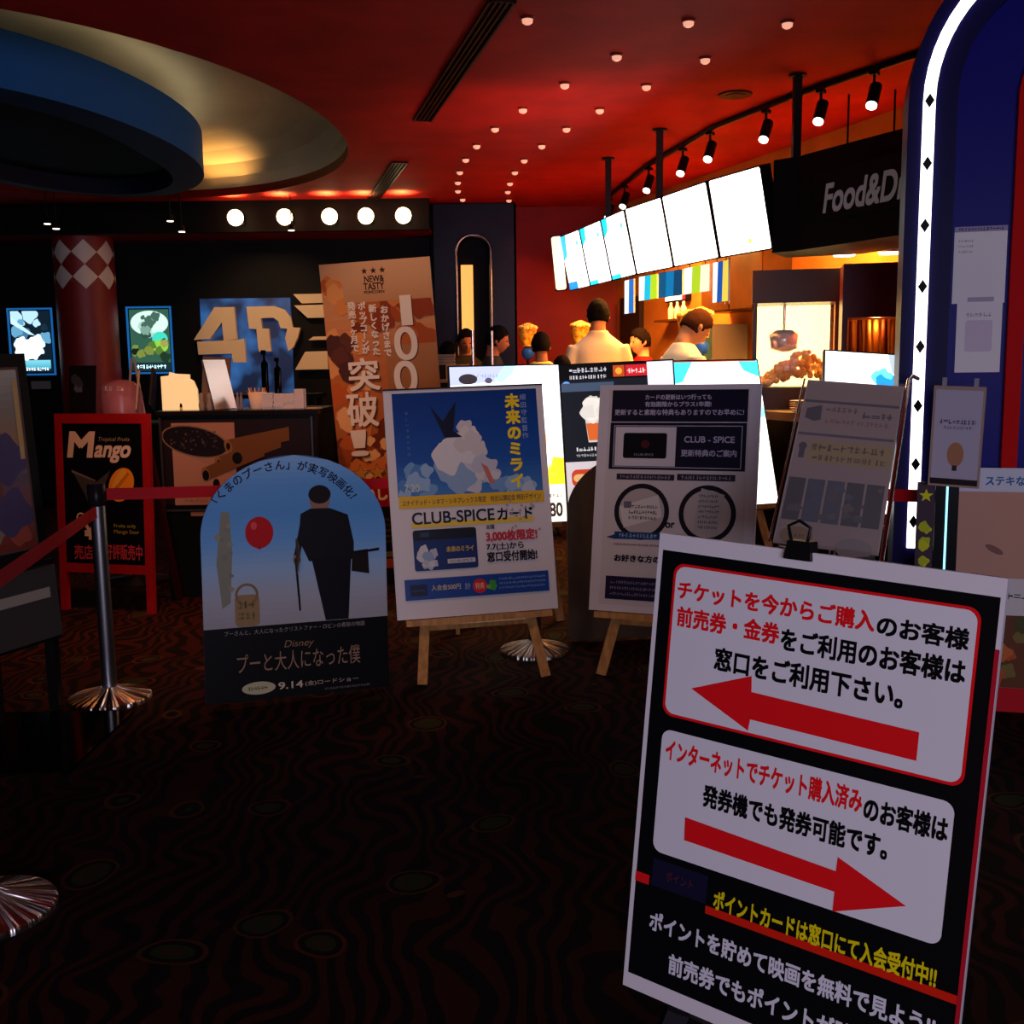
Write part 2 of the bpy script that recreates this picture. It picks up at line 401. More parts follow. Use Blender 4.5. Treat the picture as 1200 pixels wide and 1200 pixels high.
# round checkered column
def checker_col():
    mt = bpy.data.materials.new('red_paint_with_pale_diamonds'); mt.use_nodes = True; nt = mt.node_tree; b = nt.nodes['Principled BSDF']; N = nt.nodes.new; LK = nt.links.new
    tc = N('ShaderNodeTexCoord'); sp = N('ShaderNodeSeparateXYZ'); LK(tc.outputs['Object'], sp.inputs[0])
    def M(op, a, bb=None):
        n = N('ShaderNodeMath'); n.operation = op
        for i, v in enumerate((a, bb)):
            if v is None: continue
            if isinstance(v, (int, float)): n.inputs[i].default_value = v
            else: LK(v, n.inputs[i])
        return n.outputs[0]
    ang = M('ARCTAN2', sp.outputs['X'], M('MULTIPLY', sp.outputs['Y'], -1))
    u = M('ADD', M('MULTIPLY', ang, 1 / .83), 19.54)               # about seven diamonds round the shaft
    v = M('MULTIPLY', M('SUBTRACT', sp.outputs['Z'], 2.49), 1 / .235)
    a = M('ADD', u, v); c = M('SUBTRACT', u, v)
    fa = M('FLOOR', M('ADD', a, .5)); fc = M('FLOOR', M('ADD', c, .5))
    par = M('MODULO', M('ABSOLUTE', M('ADD', fa, fc)), 2)
    pale = M('LESS_THAN', par, .5)
    zin = M('MULTIPLY', M('GREATER_THAN', v, -1.5), M('LESS_THAN', v, .5))
    pale = M('MULTIPLY', pale, zin)
    mx = N('ShaderNodeMixRGB'); LK(pale, mx.inputs[0]); mx.inputs[1].default_value = (*lin('7c1410'), 1); mx.inputs[2].default_value = (*lin('d6c8ba'), 1)
    LK(mx.outputs[0], b.inputs['Base Color']); b.inputs['Roughness'].default_value = .5
    return mt
o = struct('pillar', MB().lathe([(.285, 0), (.285, 2.655)], checker_col(), 48)); o.location = (-4.20, 10.8, 0)
o = struct('pillar', MB().lathe([(.285, 0), (.285, 2.655)], mat('5a0f0c', .5), 48)); o.location = (-5.50, 10.8, 0)

# far blue archway with a lit gap
NAVY = noisy('navy_wall_paint', '09061e', '0c0928', 3, .35)
def arch_outline(u0, u1, top, r, n=10, z0=0.0):
    P = [(u0, z0)]
    P += [(u0 + r - r * math.cos(PI / 2 * k / n), top - r + r * math.sin(PI / 2 * k / n)) for k in range(n + 1)]
    P += [(u1 - r + r * math.sin(PI / 2 * k / n), top - r + r * math.cos(PI / 2 * k / n)) for k in range(n + 1)]
    return P + [(u1, z0)]
t = thing('archway', 'navy blue archway with a chrome edge and lit gap left of the red wall', 'archway', (-.345, 10.75, 0))
mb = MB(); O = arch_outline(-.17, .17, 2.62, .16)
L = [(-.37, 0), (-.37, CZ - .01)] + [(u, CZ - .01) for u, v in O[2:-2]] + [(.42, CZ - .01), (.42, 0)]
A = [(u, 0, v) for u, v in O]; B = [(u, 0, v) for u, v in L]
mb.strip(A, B, NAVY, False); mb.strip([(u, .3, v) for u, v in O], A, NAVY, False); mb.box((.4, 0, 0), (.42, .34, CZ - .01), NAVY); mb.box((-.39, 0, 0), (-.37, .34, CZ - .01), NAVY)
mb.build('surround', t)
MB().tube([(u, -.02, v) for u, v in O], .016, mat('8d8a92', .25, 1.0), 8).build('chrome_edge', t)
MB().box((-.42, .34, 0), (.42, .36, 2.8), mat('0a0812')).build('dark_backing', t)
MB().box((-.14, .27, 0), (-.02, .33, 2.36), mat('ffb45c', emit=1.1)).build('lit_gap', t)

# ================================================================ CEILING FITTINGS
def slot(a, b, label):
    a = Vector(a); b = Vector(b); d = b - a; L = d.length
    t = thing('air_slot', label, 'air vent', (a.x, a.y, CZ), math.atan2(d.y, d.x), 'ceiling air slots')
    mb = MB()
    for y in (-.055, .055): mb.box((0, y - .006, -.014), (L, y + .006, -.001), mat('2a0b08', .4))
    mb.box((0, -.061, -.014), (.012, .061, -.001), mat('2a0b08', .4)); mb.box((L - .012, -.061, -.014), (L, .061, -.001), mat('2a0b08', .4))
    mb.build('frame', t)
    mb = MB().box((0.012, -.049, -.004), (L - .012, .049, -.001), mat('120504', .6))
    for y in (-.026, 0, .026): mb.box((.012, y - .004, -.012), (L - .012, y + .004, -.004), mat('3c120c', .4))
    mb.build('grille', t)
slot((-.01, 4.9, 0), (-.545, 7.17, 0), 'long dark slot vent running along the red ceiling')
slot((-.83, 8.58, 0), (-1.27, 10.38, 0), 'short slot vent in the red ceiling above the wall lamps')
mb = MB().lathe([(.1, 0), (.1, .008)], mat('260a08', .6), 20); mb.lathe([(.06, -.004), (.06, 0)], mat('140504', .6), 20)
o = mb.build('ceiling_speaker'); o.location = (1.36, 6.62, CZ - .009); tag(o, 'dark round speaker grille in the ceiling near the track rail', 'speaker')

DL = [(1.32, 5.26), (1.04, 5.84), (.8, 6.37), (.58, 6.93), (.4, 7.45), (.25, 8.0), (.13, 8.54), (.06, 9.05), (.02, 9.58), (0, 10.03), (.01, 10.54), (.85, 5.22), (.57, 5.76), (.33, 6.31), (.1, 6.89), (-.08, 7.42), (-.22, 7.97), (-.32, 8.48), (-.39, 9.01), (-.43, 9.5), (-.45, 9.95), (-.43, 10.45), (.1, 5.15)]
dl = thing('glass_downlight', 'small glass downlight in the two curving rows on the red ceiling', 'downlight', (*DL[0], CZ), 0, 'curving rows of glass downlights')
MB().lathe([(.028, -.012), (.036, -.001)], mat('6a2016', .4), 16).build('rim', dl)
MB().lathe([(.012, -.034), (.024, -.026), (.026, -.012)], mat('ffb394', .2, emit=.75), 16).build('lens', dl)
for q in DL[1:]: dup(dl, (*q, CZ))

# washer lamps on the beam
HW = [('globe wall lamp on the black beam, first from the oval recess', -2.55), ('globe wall lamp on the black beam, second from the oval recess', -2.09), ('globe wall lamp on the black beam, middle of the five', -1.67), ('globe wall lamp on the black beam, second from the navy archway', -1.33), ('globe wall lamp on the black beam, nearest the navy archway', -0.98)]
first = None
for lab, x in HW:
    if first is None:
        t = first = thing('globe_lamp', lab, 'wall lamp', (x, 10.42, 2.75), 0, 'globe lamps on the beam')
        mb = MB().bar((0, -.001, 0), (0, -.04, 0), .1, .1, mat('1a1411')); mb.tube([(0, -.04, 0), (0, -.1, 0)], .03, mat('1a1411')); mb.build('bracket', t)
        MB().ball((0, -.16, 0), .075, mat('ffd9a0', emit=9)).build('globe', t)
    else: dup(first, (x, 10.42, 2.75), None, lab)
    lamp('globe_bulb', 'SPOT', (x, 10.16, 2.79), 55, 'ffb866', (x, 10.12, 2.93), .03, spot=100, blend=.9)

# cylinder pendants in the dark
for x, y, z, up_, lab in ((-4.16, 9.9, 2.67, .19, 'small black pendant downlight above the left lit poster'), (-4.0, 9.7, 2.6, .33, 'small black pendant downlight before the checkered column'), (-3.05, 9.9, 2.68, .36, 'small black pendant downlight above and between column and logo sign'), (-3.01, 10.1, 2.61, .27, 'lower small black pendant downlight above the blue logo sign'), (-2.0, 10.1, 2.61, -.001, 'small black pendant downlight under the second globe lamp')):
    t = thing('pendant_downlight', lab, 'ceiling lamp', (x, y, z), 0, 'small pendant downlights')
    MB().tube([(0, 0, .05), (0, 0, CZ - z + up_)], .006, BLACK, 6).build('rod', t)
    MB().lathe([(.032, 0), (.032, .05), (.02, .055)], BLACK, 16).build('housing', t)
    MB().lathe([(.028, -.006), (.03, 0)], mat('fff0d8', emit=3), 16).build('lens', t)

# ================================================================ LIT ARCH PORTAL AT THE SNACK STAND
PB = mat('0e0c3c', .4, spec=.05); PBD = mat('0c0a34', .4, spec=.05)
PORT = Matrix.Translation((1.575, 4.15, 0)) @ Matrix.Rotation(math.radians(-15), 4, 'Z')
def parch(d, z0=0.0, n=14):      # arch line offset inwards by d from the light strip
    rx, ry, uc, zc = .5 - d, .53 - d, .5, 2.3
    P = [(d, z0)] + [(uc - rx * math.cos(PI * k / (2 * n)), zc + ry * math.sin(PI * k / (2 * n))) for k in range(2 * n + 1)]
    return P + [(1 - d, z0)]
t = thing('arch_portal', 'glossy blue arch portal edged by a white light strip with black diamonds', 'portal', matrix=PORT)
mb = MB()
F = lambda P, y: [(u, y, v) for u, v in P]
O, I = parch(-.072), parch(.1)
mb.strip(F(O, -.02), F(I, -.02), PB, False); mb.strip(F(O, .2), F(O, -.02), PB, True); mb.strip(F(I, -.02), F(I, .02), PBD, True)
mb.build('surround', t)
MB().prism(parch(.1), .02, .18, mat('151170', .35, spec=.05)).build('panel', t)
mb = MB(); A, B = parch(.31, .9), parch(.365, .9); mb.strip(F(A, -.012), F(B, -.012), mat('c00e0e', .5, spec=.03), False); mb.strip(F(A, .02), F(A, -.012), mat('c00e0e', .5, spec=.03)); mb.strip(F(B, -.012), F(B, .02), mat('c00e0e', .5, spec=.03))
mb.build('red_frame', t)
LEDM = mat('fff2ee', .3, emit=3.2)
A, B = parch(-.021, .62), parch(.021, .62)
mb = MB(); mb.strip(F(A, -.034), F(B, -.034), LEDM, False); mb.strip(F(A, -.02), F(A, -.034), LEDM); mb.strip(F(B, -.034), F(B, -.02), LEDM)
ls = mb.build('light_strip', t)
for k in range(8):
    z = 2.3 - .225 * k
    MB().prism([(-.017, z), (0, z - .026), (.017, z), (0, z + .026)], -.040, -.0345, BLACK).build('black_diamond', ls)
# sheets taped to the blue panel and posters in the red frame
def sheet(name, label, cat, u, z, w, h, draw, yo=.018, roll_=0.0, group=None, thick=.002):
    M = PORT @ Matrix.Translation((u, yo, z)) @ Matrix.Rotation(roll_, 4, 'Y')
    t = thing(name, label, cat, matrix=M, group=group)
    MB().box((-w / 2, -.0005, 0), (w / 2, thick - .0005, h), WHITE).build('paper', t)
    p = Print(); p.clip = (-w / 2, 0, w / 2, h); draw(p, w, h); p.build('print', t)
    return t
def d1(p, w, h):
    p.rect(-w / 2, h * .93, w / 2, h, '9a8fae'); p.dashes(3, -w * .42, h * .945, w * .42, h * .985, '3a3350')
    for k in range(3): p.dashes(k, -w * .42, h * (.80 - k * .07), -w * .12, h * (.83 - k * .07), '9f97a8')
    p.rect(-w * .2, h * .02, w * .3, h * .08, 'aaa2b2')
def d2(p, w, h):
    p.dashes(5, -w * .3, h * .8, w * .3, h * .86, 'b4a6b6'); p.rr(-w * .3, h * .3, w * .3, h * .75, .01, 'd2c4d0')
sheet('notice_sheet', 'pale notice sheet taped highest on the blue arch panel', 'paper', .205, 1.56, .185, .285, d1)
sheet('notice_sheet', 'plain pale notice sheet taped just under the other on blue panel', 'paper', .212, 1.30, .16, .262, d2, .0165)
def d3(p, w, h):
    p.rect(-w / 2, 0, w / 2, h, 'c9c2c6'); p.blobs(4, (-w * .4, h * .1, w * .4, h * .9), 12, (.02, .06), ['a61214', '2a2440', 'd7d0d2', '70202c'])
def d4(p, w, h):
    p.rect(-w / 2, 0, w / 2, h, 'dcd8d2'); p.blobs(9, (-w * .4, h * .1, w * .4, h * .9), 7, (.02, .05), ['8a8c88', 'b8b4ac', 'cfcac0'])
def d5(p, w, h):
    p.rect(-w / 2, 0, w / 2, h, '2e2750'); p.blobs(11, (-w * .4, h * .05, w * .4, h * .95), 9, (.02, .05), ['8c7ca0', 'd8d0dc', '5a2a50'])
sheet('poster', 'red and grey poster high inside the red arch frame', 'poster', .53, 1.66, .27, .34, d3)
sheet('poster', 'purple poster in the middle of the red arch frame', 'poster', .53, 1.36, .27, .27, d5)
sheet('poster', 'pale poster low inside the red arch frame', 'poster', .53, 1.07, .27, .26, d4)

# ================================================================ SNACK COUNTER
CF = [(1.9, 5.62), (1.63, 6.4), (1.2, 7.7), (.9, 8.9), (.62, 9.55), (.2, 9.95), (-.22, 10.08)]
def offs(P, d):
    R = []
    for i, p in enumerate(P):
        a = Vector(P[max(i - 1, 0)]); b = Vector(P[min(i + 1, len(P) - 1)]); t = (b - a).normalized()
        R.append((p[0] + t.y * d, p[1] - t.x * d))
    return R
def band(P, d0, d1, z0, z1, mt, mb):
    A, B = offs(P, d0), offs(P, d1)
    q = lambda R, z: [(x, y, z) for x, y in R]
    mb.strip(q(A, z1), q(B, z1), mt, False); mb.strip(q(A, z0), q(A, z1), mt, False); mb.strip(q(B, z1), q(B, z0), mt, False); mb.strip(q(B, z0), q(A, z0), mt, False)
    for i in (0, -1): mb.add([(*A[i], z0), (*B[i], z0), (*B[i], z1), (*A[i], z1)], [(0, 1, 2, 3)], mt)
t = thing('snack_counter', 'long curving snack counter with dark front and pale top edge', 'counter', (0, 0, 0))
mb = MB(); band(CF, .04, .36, 0, 1.0, mat('151012', .35), mb); mb.build('body', t)
mb = MB(); band(CF, 0, .42, 1.0, 1.05, noisy('pale_counter_top', 'b9ad86', 'c9bd96', 5, .3), mb); mb.build('worktop', t)
P = [KW(-1.9, -.38), KW(2.35, -.38), KW(2.35, -.02), KW(-1.9, -.02)]
mb = MB(); mb.add([(*p[:2], z) for z in (0, .95) for p in P], [(3, 2, 1, 0), (4, 5, 6, 7), (0, 1, 5, 4), (1, 2, 6, 5), (2, 3, 7, 6), (3, 0, 4, 7)], noisy('brown_cabinet', '4a2c16', '5a3820', 5, .4))
tag(mb.build('back_counter'), 'brown back counter along the orange kitchen wall', 'counter')
yk = math.atan2(kdir.y, kdir.x)
def on_wall(name, label, cat, t0, z, group=None): return thing(name, label, cat, KW(t0, 0, z), yk + PI, group)   # local -y faces the counter... x runs to the near end
# kitchen door
mb = MB(); a, b = KW(3.7, -.03), KW(4.15, -.03); mb.bar((a.x, a.y, 1.0), (b.x, b.y, 1.0), 2.0, .05, mat('2a1f22', .4), (kn.x, kn.y, 0)); struct('door_1', mb)
# small backlit sign, bottles on a shelf
t = on_wall('wall_sign', 'small white backlit sign on the orange kitchen wall', 'sign', 2.95, 1.9)
MB().box((-.2, -.06, 0), (.2, -.002, .14), BLACK).build('case', t)
p = Print(emit=2.2); p.t = .0615; p.rect(-.19, .01, .13, .13, 'fff4e6'); p.rect(.13, .01, .19, .13, 'd8203a'); p.build('face', t)
t = on_wall('wall_shelf', 'short wooden wall shelf holding three white bottles', 'shelf', 3.15, 1.74)
MB().box((-.02, -.16, -.02), (.5, -.002, 0), noisy('brown_cabinet', '4a2c16', '5a3820')).build('board', t)
for i, lab in enumerate(('nearest the backlit sign', 'middle of the three', 'farthest from the backlit sign')):
    pt = KW(3.08 + i * -.11 + .02, -.08, 1.7405); pt = KW(2.75 + .12 * i, -.08, 1.7405)
    o = MB().lathe([(.026, 0), (.028, .09), (.012, .12), (.012, .15)], WHITE, 14).build('white_bottle'); o.location = pt
    tag(o, 'white bottle on the kitchen wall shelf, ' + lab, 'bottle', 'bottles on the kitchen shelf')
t = thing('drink_dispenser', 'grey steel drink dispenser on the back counter', 'dispenser', KW(1.9, -.2, .951), yk + PI)
MB().box((-.16, -.16, 0), (.16, .16, .7), mat('8b8f8c', .35, .6)).build('body', t); MB().box((-.14, -.167, .34), (.14, -.161, .66), mat('3f6d78', .3)).build('panel', t)
MB().box((-.12, -.19, .02), (.12, -.161, .05), mat('55585a', .4, .6)).build('drip_tray', t)
t = thing('cup_box', 'pale carton on the back counter beside the steel dispenser', 'box', KW(2.2, -.2, .951), yk + PI)
MB().box((-.12, -.14, 0), (.12, .14, .62), mat('e4d2ac', .6)).build('carton', t); MB().box((-.01, -.1405, .1), (.01, -.1402, .6), mat('b89a64')).build('tape', t)
t = on_wall('wall_cabinet', 'brown wooden wall cabinet high on the orange kitchen wall', 'cabinet', 1.65, 1.75)
MB().box((-.45, -.25, 0), (.45, -.002, .42), noisy('brown_cabinet', '4a2c16', '5a3820')).build('body', t)
for sx in (-.225, .225):
    d = MB().box((sx - .215, -.268, .01), (sx + .215, -.2515, .41), noisy('brown_door', '5a361a', '6a4224', 5, .4)).build('door', t)
    MB().tube([(sx * .15, -.285, .05), (sx * .15, -.285, .15)], .006, CHROME, 6).build('handle', d)

# popcorn machine
for x, y, lab in ((2.03, 6.6, 'small white lamp under the food sign, nearer the menu screens'), (2.27, 6.5, 'small white lamp under the food sign, nearer the blue portal')):
    t = thing('kitchen_lamp', lab, 'ceiling lamp', (x, y, 1.985), 0, 'small kitchen lamps')
    MB().tube([(0, 0, .05), (0, 0, CZ - 2.0)], .006, BLACK, 6).build('rod', t); MB().lathe([(.07, 0), (.06, .04), (.02, .05)], WHITE, 18).build('shade', t); MB().lathe([(.06, -.008), (.065, -.001)], mat('fff6ea', emit=6), 18).build('bulb', t)
t = thing('popcorn_machine', 'glowing popcorn machine with a dark hood on the snack counter', 'popcorn machine', (1.815, 6.9, 1.051), math.radians(-12))
DK = mat('4a3a34', .3); YL = mat('ffe9a0', emit=4.0)
MB().box((-.255, -.2, 0), (.255, .2, .14), DK).build('base', t)
mb = MB()
for x in (-.245, .245):
    for y in (-.19, .19): mb.box((x - .012, y - .012, .14), (x + .012, y + .012, .66), DK)
mb.build('frame', t)
MB().box((-.233, .17, .141), (.233, .18, .659), mat('ffe28e', emit=3.0)).build('lit_back_panel', t)
MB().box((-.233, -.19, .141), (.233, -.187, .659), mat('ffffff', .02, 0, 0, .5, None, 0, None, .06)).build('glass_door', t)
hd = MB().box((-.265, -.215, .66), (.265, .205, .86), mat('3a2a22', .3)).build('hood', t)
mb = MB(); mb.lathe([(.03, .36), (.085, .38), (.095, .47), (.06, .5)], CHROME, 24, (-.06, .02, 0)); mb.tube([(-.06, .02, .5), (-.06, .02, .66)], .01, CHROME, 8)
mb.build('kettle', t)
mb = MB(); rnd = random.Random(3)
for k in range(160):
    x, y = rnd.uniform(-.21, .21), rnd.uniform(-.16, .14); z = .15 + max(0, .12 + .1 * math.sin(x * 9 + 1) - abs(y) * .3) * rnd.uniform(.3, 1)
    mb.ball((x, y, z), rnd.uniform(.016, .026), mat(rnd.choice(('f6d07c', 'eab45c', 'fae0a0')), .7), 7, 5)
mb.build('popcorn', t, kind='stuff')
lamp('popcorn_machine_bulb', 'POINT', tuple(t.matrix_world.translation + Vector((0, 0, .6))), 6, 'ffd070', size=.05)
bpy.context.view_layer.update()
# warming cabinet
t = thing('warming_cabinet', 'maroon warming cabinet with hanging pretzels between machine and blue portal', 'cabinet', (2.12, 6.25, 1.051), math.radians(-14))
MR = mat('5a1c26', .3)
mb = MB().box((-.2, -.17, 0), (.2, .17, .1), MR).box((-.2, -.17, .54), (.2, .17, .84), MR).box((-.2, -.17, .1), (-.17, .17, .54), MR).box((.17, -.17, .1), (.2, .17, .54), MR).box((-.17, .15, .1), (.17, .17, .54), mat('c06a20', .5))
mb.build('case', t)
MB().box((-.169, -.16, .27), (.169, .149, .28), mat('f4e6c4', .4)).build('shelf', t)
mb = MB()
for k in range(7): mb.tube([(-.14 + .045 * k, -.04 + .02 * (k % 2), .53), (-.135 + .045 * k, -.05, .30)], [.014, .02], mat(('b05a1c', '7a3210', 'c87426')[k % 3], .6), 8)
mb.build('hanging_churros', t, kind='stuff')
mb = MB().box((-.13, -.1, .101), (.1, .05, .2), mat('f3ead8', .5)); mb.ball((-.02, -.1, .13), (.08, .04, .03), mat('b8712c', .6)); mb.build('lower_tray', t)
lamp('warming_bulb', 'POINT', (2.1, 6.2, 1.55), 2.5, 'ffc070', size=.03)
# things on the counter near the machine
t = thing('plate_stack', 'stack of white plates on the snack counter edge', 'plates', (1.735, 6.3, 1.051))
for k in range(5): MB().lathe([(.05, 0), (.09, .012), (.092, .016), (.05, .006)], WHITE, 24, (0, 0, .014 * k)).build('plate', t)
t = thing('condiment_jar', 'brown lidded jar on the counter beside the plate stack', 'jar', (1.83, 6.22, 1.051))
MB().lathe([(.035, 0), (.038, .09), (.03, .1)], mat('e9d7a2', .3), 18).build('glass', t); MB().lathe([(.034, .1), (.034, .19), (.02, .2)], mat('5b3a22', .5), 18).build('lid', t)
t = thing('paper_cup', 'white paper cup with teal top on the snack counter', 'cup', (1.87, 6.06, 1.051))
MB().lathe([(.03, 0), (.042, .11)], WHITE, 18).build('cup', t); MB().lathe([(.044, .11), (.044, .122), (.03, .13)], mat('2fb0c0', .4), 18).build('lid', t)

# popcorn bucket displays
GOLD = noisy('golden_popcorn_print', 'a8641a', 'f2c452', 30, .5)
def bucket(label, x, y, h, first=[None]):
    if first[0] is None:
        t = first[0] = thing('popcorn_bucket_display', label, 'display', (x, y, 1.051), 0, 'golden popcorn bucket displays')
        mb = MB().lathe([(.07, 0), (.07, .015), (.012, .02), (.012, .36)], BLACK, 18); mb.build('stand', t)
        MB().ball((0, 0, .41), .062, mat('1c4fd0', .25)).build('blue_ball', t)
        bk = MB().lathe([(.062, .475), (.09, .64), (.094, .645), (.0, .63)], GOLD, 20).build('bucket', t)
        mb = MB(); rnd = random.Random(5)
        for k in range(40):
            a = rnd.uniform(0, 6.28); r = .085 * math.sqrt(rnd.random()); mb.ball((r * math.cos(a), r * math.sin(a), .645 + (.085 - r) * .45), .02, mat(('f6dc96', 'e8b850')[k % 2], .7), 7, 5)
        mb.build('popcorn', bk, kind='stuff')
    else: dup(first[0], (x, y, 1.051), None, label)
bucket('golden popcorn bucket on a blue ball stand, left of the white shirt', .64, 9.85, 0)
bucket('golden popcorn bucket on a blue ball stand, farthest along the counter', .17, 10.25, 0)
bucket('golden popcorn bucket on a blue ball stand, beside the red top', 1.33, 8.05, 0)
bucket('golden popcorn bucket on a blue ball stand, nearest the cream shirt', 1.36, 7.72, 0)

# ================================================================ MENU SCREENS, FOOD SIGN, TRACK
MP = [(1.405, 6.02), (1.2, 6.5), (1.015, 7.08), (.835, 7.62), (.715, 8.15), (.59, 8.68), (.455, 9.2)]
ML = ['white lit menu screen next to the black food sign', 'white lit menu screen, second from the black food sign', 'white lit menu screen, third from the black food sign',
      'blue edged menu screen, fourth from the black food sign', 'blue edged menu screen, last but one at the red wall end', 'blue edged menu screen at the red wall end of the row']
for i, lab in enumerate(ML):
    (xa, ya), (xb, yb) = MP[i], MP[i + 1]
    L = math.hypot(xb - xa, yb - ya); yaw = math.degrees(math.atan2(ya - yb, xa - xb)); w = L - .034; h = .44
    M = board_mat(((xa + xb) / 2 + .06, (ya + yb) / 2 + .02, 1.975), yaw, -12, 0)
    t = thing('menu_screen', lab, 'screen', matrix=M, group='menu screens over the counter')
    MB().box((-w / 2 - .008, 0, -.008), (w / 2 + .008, .07, h + .008), BLACK).build('case', t)
    p = Print(emit=3.6 if i < 3 else 2.6)
    p.rr(-w / 2, 0, w / 2, h, .012, 'fff6f2')
    if i == 0: p.ell(.06, .06, .02, .015, 'f2d848'); p.ell(.15, .12, .012, .012, 'f4e490')
    if i == 2: p.ell(-.1, .33, .012, .02, 'f0e070')
    if i > 2:
        p.poly([(-w / 2, h), (-w / 2, h * .7), (-w * .3, h * .8), (-w * .25, h)], '18a8d0'); p.rect(-w / 2, 0, -w * .1, .03, '20b0d8'); p.ell(w * .3, h * .8, .03, .02, '58c8e0')
    if i == 5: p.poly([(-w / 2, h), (-w / 2, h * .55), (-w * .3, h * .62), (-w * .2, h)], '1490c0'); p.rect(-w / 2, 0, -w * .05, .06, '1070c8')
    p.build('screen_face', t)
# lit end cap of the row
x, y = MP[-1]; 
t = thing('menu_end_light', 'narrow cream lit end panel closing the menu row', 'light', matrix=board_mat((x - .01, y + .03, 1.97), -12, -8, 4))
MB().box((-.05, 0, 0), (.05, .05, .46), BLACK).build('case', t); p = Print(emit=1.5); p.rr(-.045, .01, .045, .45, .02, 'f6e2b8'); p.build('panel', t)
# hanging pictures below the screens
HB = [(.66, 'small white picture with a blue edge hanging below the fourth screen', ['f4f2ec', '1c6fc0'], (.0, .2), -.08),
      (.30, 'picture strip of white, cyan and lime hanging under the menu screens', ['f2f4ea', '18b4d4', 'a8cc20'], (.0, .16), 0),
      (.36, 'dark blue picture strip hanging under the menu screens', ['0d4c74', '0a6ca0', '0d3c60'], (.0, .16), 0),
      (.36, 'white and lime picture strip hanging under the menu screens', ['f6f4ea', 'a4c424', 'e8e4c0'], (.0, .16), 0),
      (.20, 'white picture with a blue mark hanging nearest the food sign', ['f6f2ee', '1a4c9c', 'd8c048'], (.0, .2), -.06)]
path = [Vector((*q, 0)) for q in MP[::-1]]
s0 = 1.42
def along(s):
    for a, b in zip(path, path[1:]):
        L = (b - a).length
        if s <= L: return a + (b - a) * (s / L), (b - a).normalized()
        s -= L
    return path[-1], (path[-1] - path[-2]).normalized()
for (L, lab, cs, zz, dz), s in zip(HB, (1.35, 1.72, 2.06, 2.43, 2.74)):
    c, d = along(s); w = L * .95
    if L == .66: w = .2
    h = .165 if dz == 0 else .24
    t = thing('hanging_picture', lab, 'picture', matrix=board_mat((c.x + .10, c.y + .03, 1.955 - h), math.degrees(math.atan2(d.y, d.x)), 0, 0), group='pictures under the menu screens')
    MB().box((-w / 2, 0, 0), (w / 2, .012, h), mat('d8d4cc')).build('panel', t)
    p = Print(emit=1.3); k = len(cs)
    for j, cc in enumerate(cs):
        p.poly([(-w / 2 + w * j / k - (.01 if j else 0), 0), (-w / 2 + w * (j + 1) / k, 0), (-w / 2 + w * (j + 1) / k + (.01 if j < k - 1 else 0), h), (-w / 2 + w * j / k, h)], cc)
    p.build('print', t)
    MB().tube([(-w * .3, .006, h), (-w * .3, .006, h + .03)], .003, BLACK, 5).tube([(w * .3, .006, h), (w * .3, .006, h + .03)], .003, BLACK, 5).build('hooks', t)

# black food sign box
t = thing('food_sign', 'black bulkhead sign reading Food and Drink above the counter', 'sign', (0, 0, 0))
z0, z1 = 1.945, 2.44
FP = [(1.455, 6.03), (1.555, 5.93), (1.91, 5.2), (2.15, 4.71)]
mb = MB(); A = [(x, y, z0) for x, y in FP]; B = [(x, y, z1) for x, y in FP]; bk = [(2.5, 4.9), (1.98, 6.15), (1.6, 6.3)]
mb.strip(A, B, mat('141112', .5), False)
ring_ = FP + bk
mb.add([(x, y, z1) for x, y in ring_], [tuple(range(len(ring_)))], mat('141112', .5)); mb.add([(x, y, z0) for x, y in ring_], [tuple(range(len(ring_)))[::-1]], mat('141112', .5))
q = [FP[-1]] + bk + [FP[0]]; mb.strip([(x, y, z0) for x, y in q], [(x, y, z1) for x, y in q], mat('141112', .5), False)
mb.build('bulkhead', t)
a = Vector((*FP[1], 0)); b = Vector((*FP[3], 0)); d = (b - a).normalized(); yaw = math.degrees(math.atan2(d.y, d.x))
pl = thing('plate', '', '', matrix=board_mat((a.x + d.x * .03 - d.y * -.012, a.y + d.y * .03 - .012, 0), yaw, 0, 0))
pl.parent = t; del pl['label']; del pl['category']
p = Print(spec=.2); p.rect(.12, 2.08, 1.2, 2.33, '090809'); p.t += .001
p.text('Food&Drink', (.195, 2.115, .93, 2.255), mat('9a9094', .4, emit=.12), .016, .02)
pp = p.build('lettering', pl)

# ceiling poles that carry the row
for x, y, zb, lab in ((1.62, 6.2, 2.44, 'black ceiling pole holding up the food sign'), (1.04, 7.55, 2.42, 'black ceiling pole above the second menu screen'), (.78, 8.55, 2.42, 'black ceiling pole above the far menu screens')):
    t = thing('ceiling_pole', lab, 'pole', (x, y, zb), 0, 'ceiling poles of the menu row')
    MB().box((-.022, -.022, .001), (.022, .022, CZ - zb - .012), mat('1c1614', .35)).build('tube', t); MB().lathe([(.05, CZ - zb - .012), (.05, CZ - zb - .001)], mat('1c1614', .35), 16).build('flange', t)
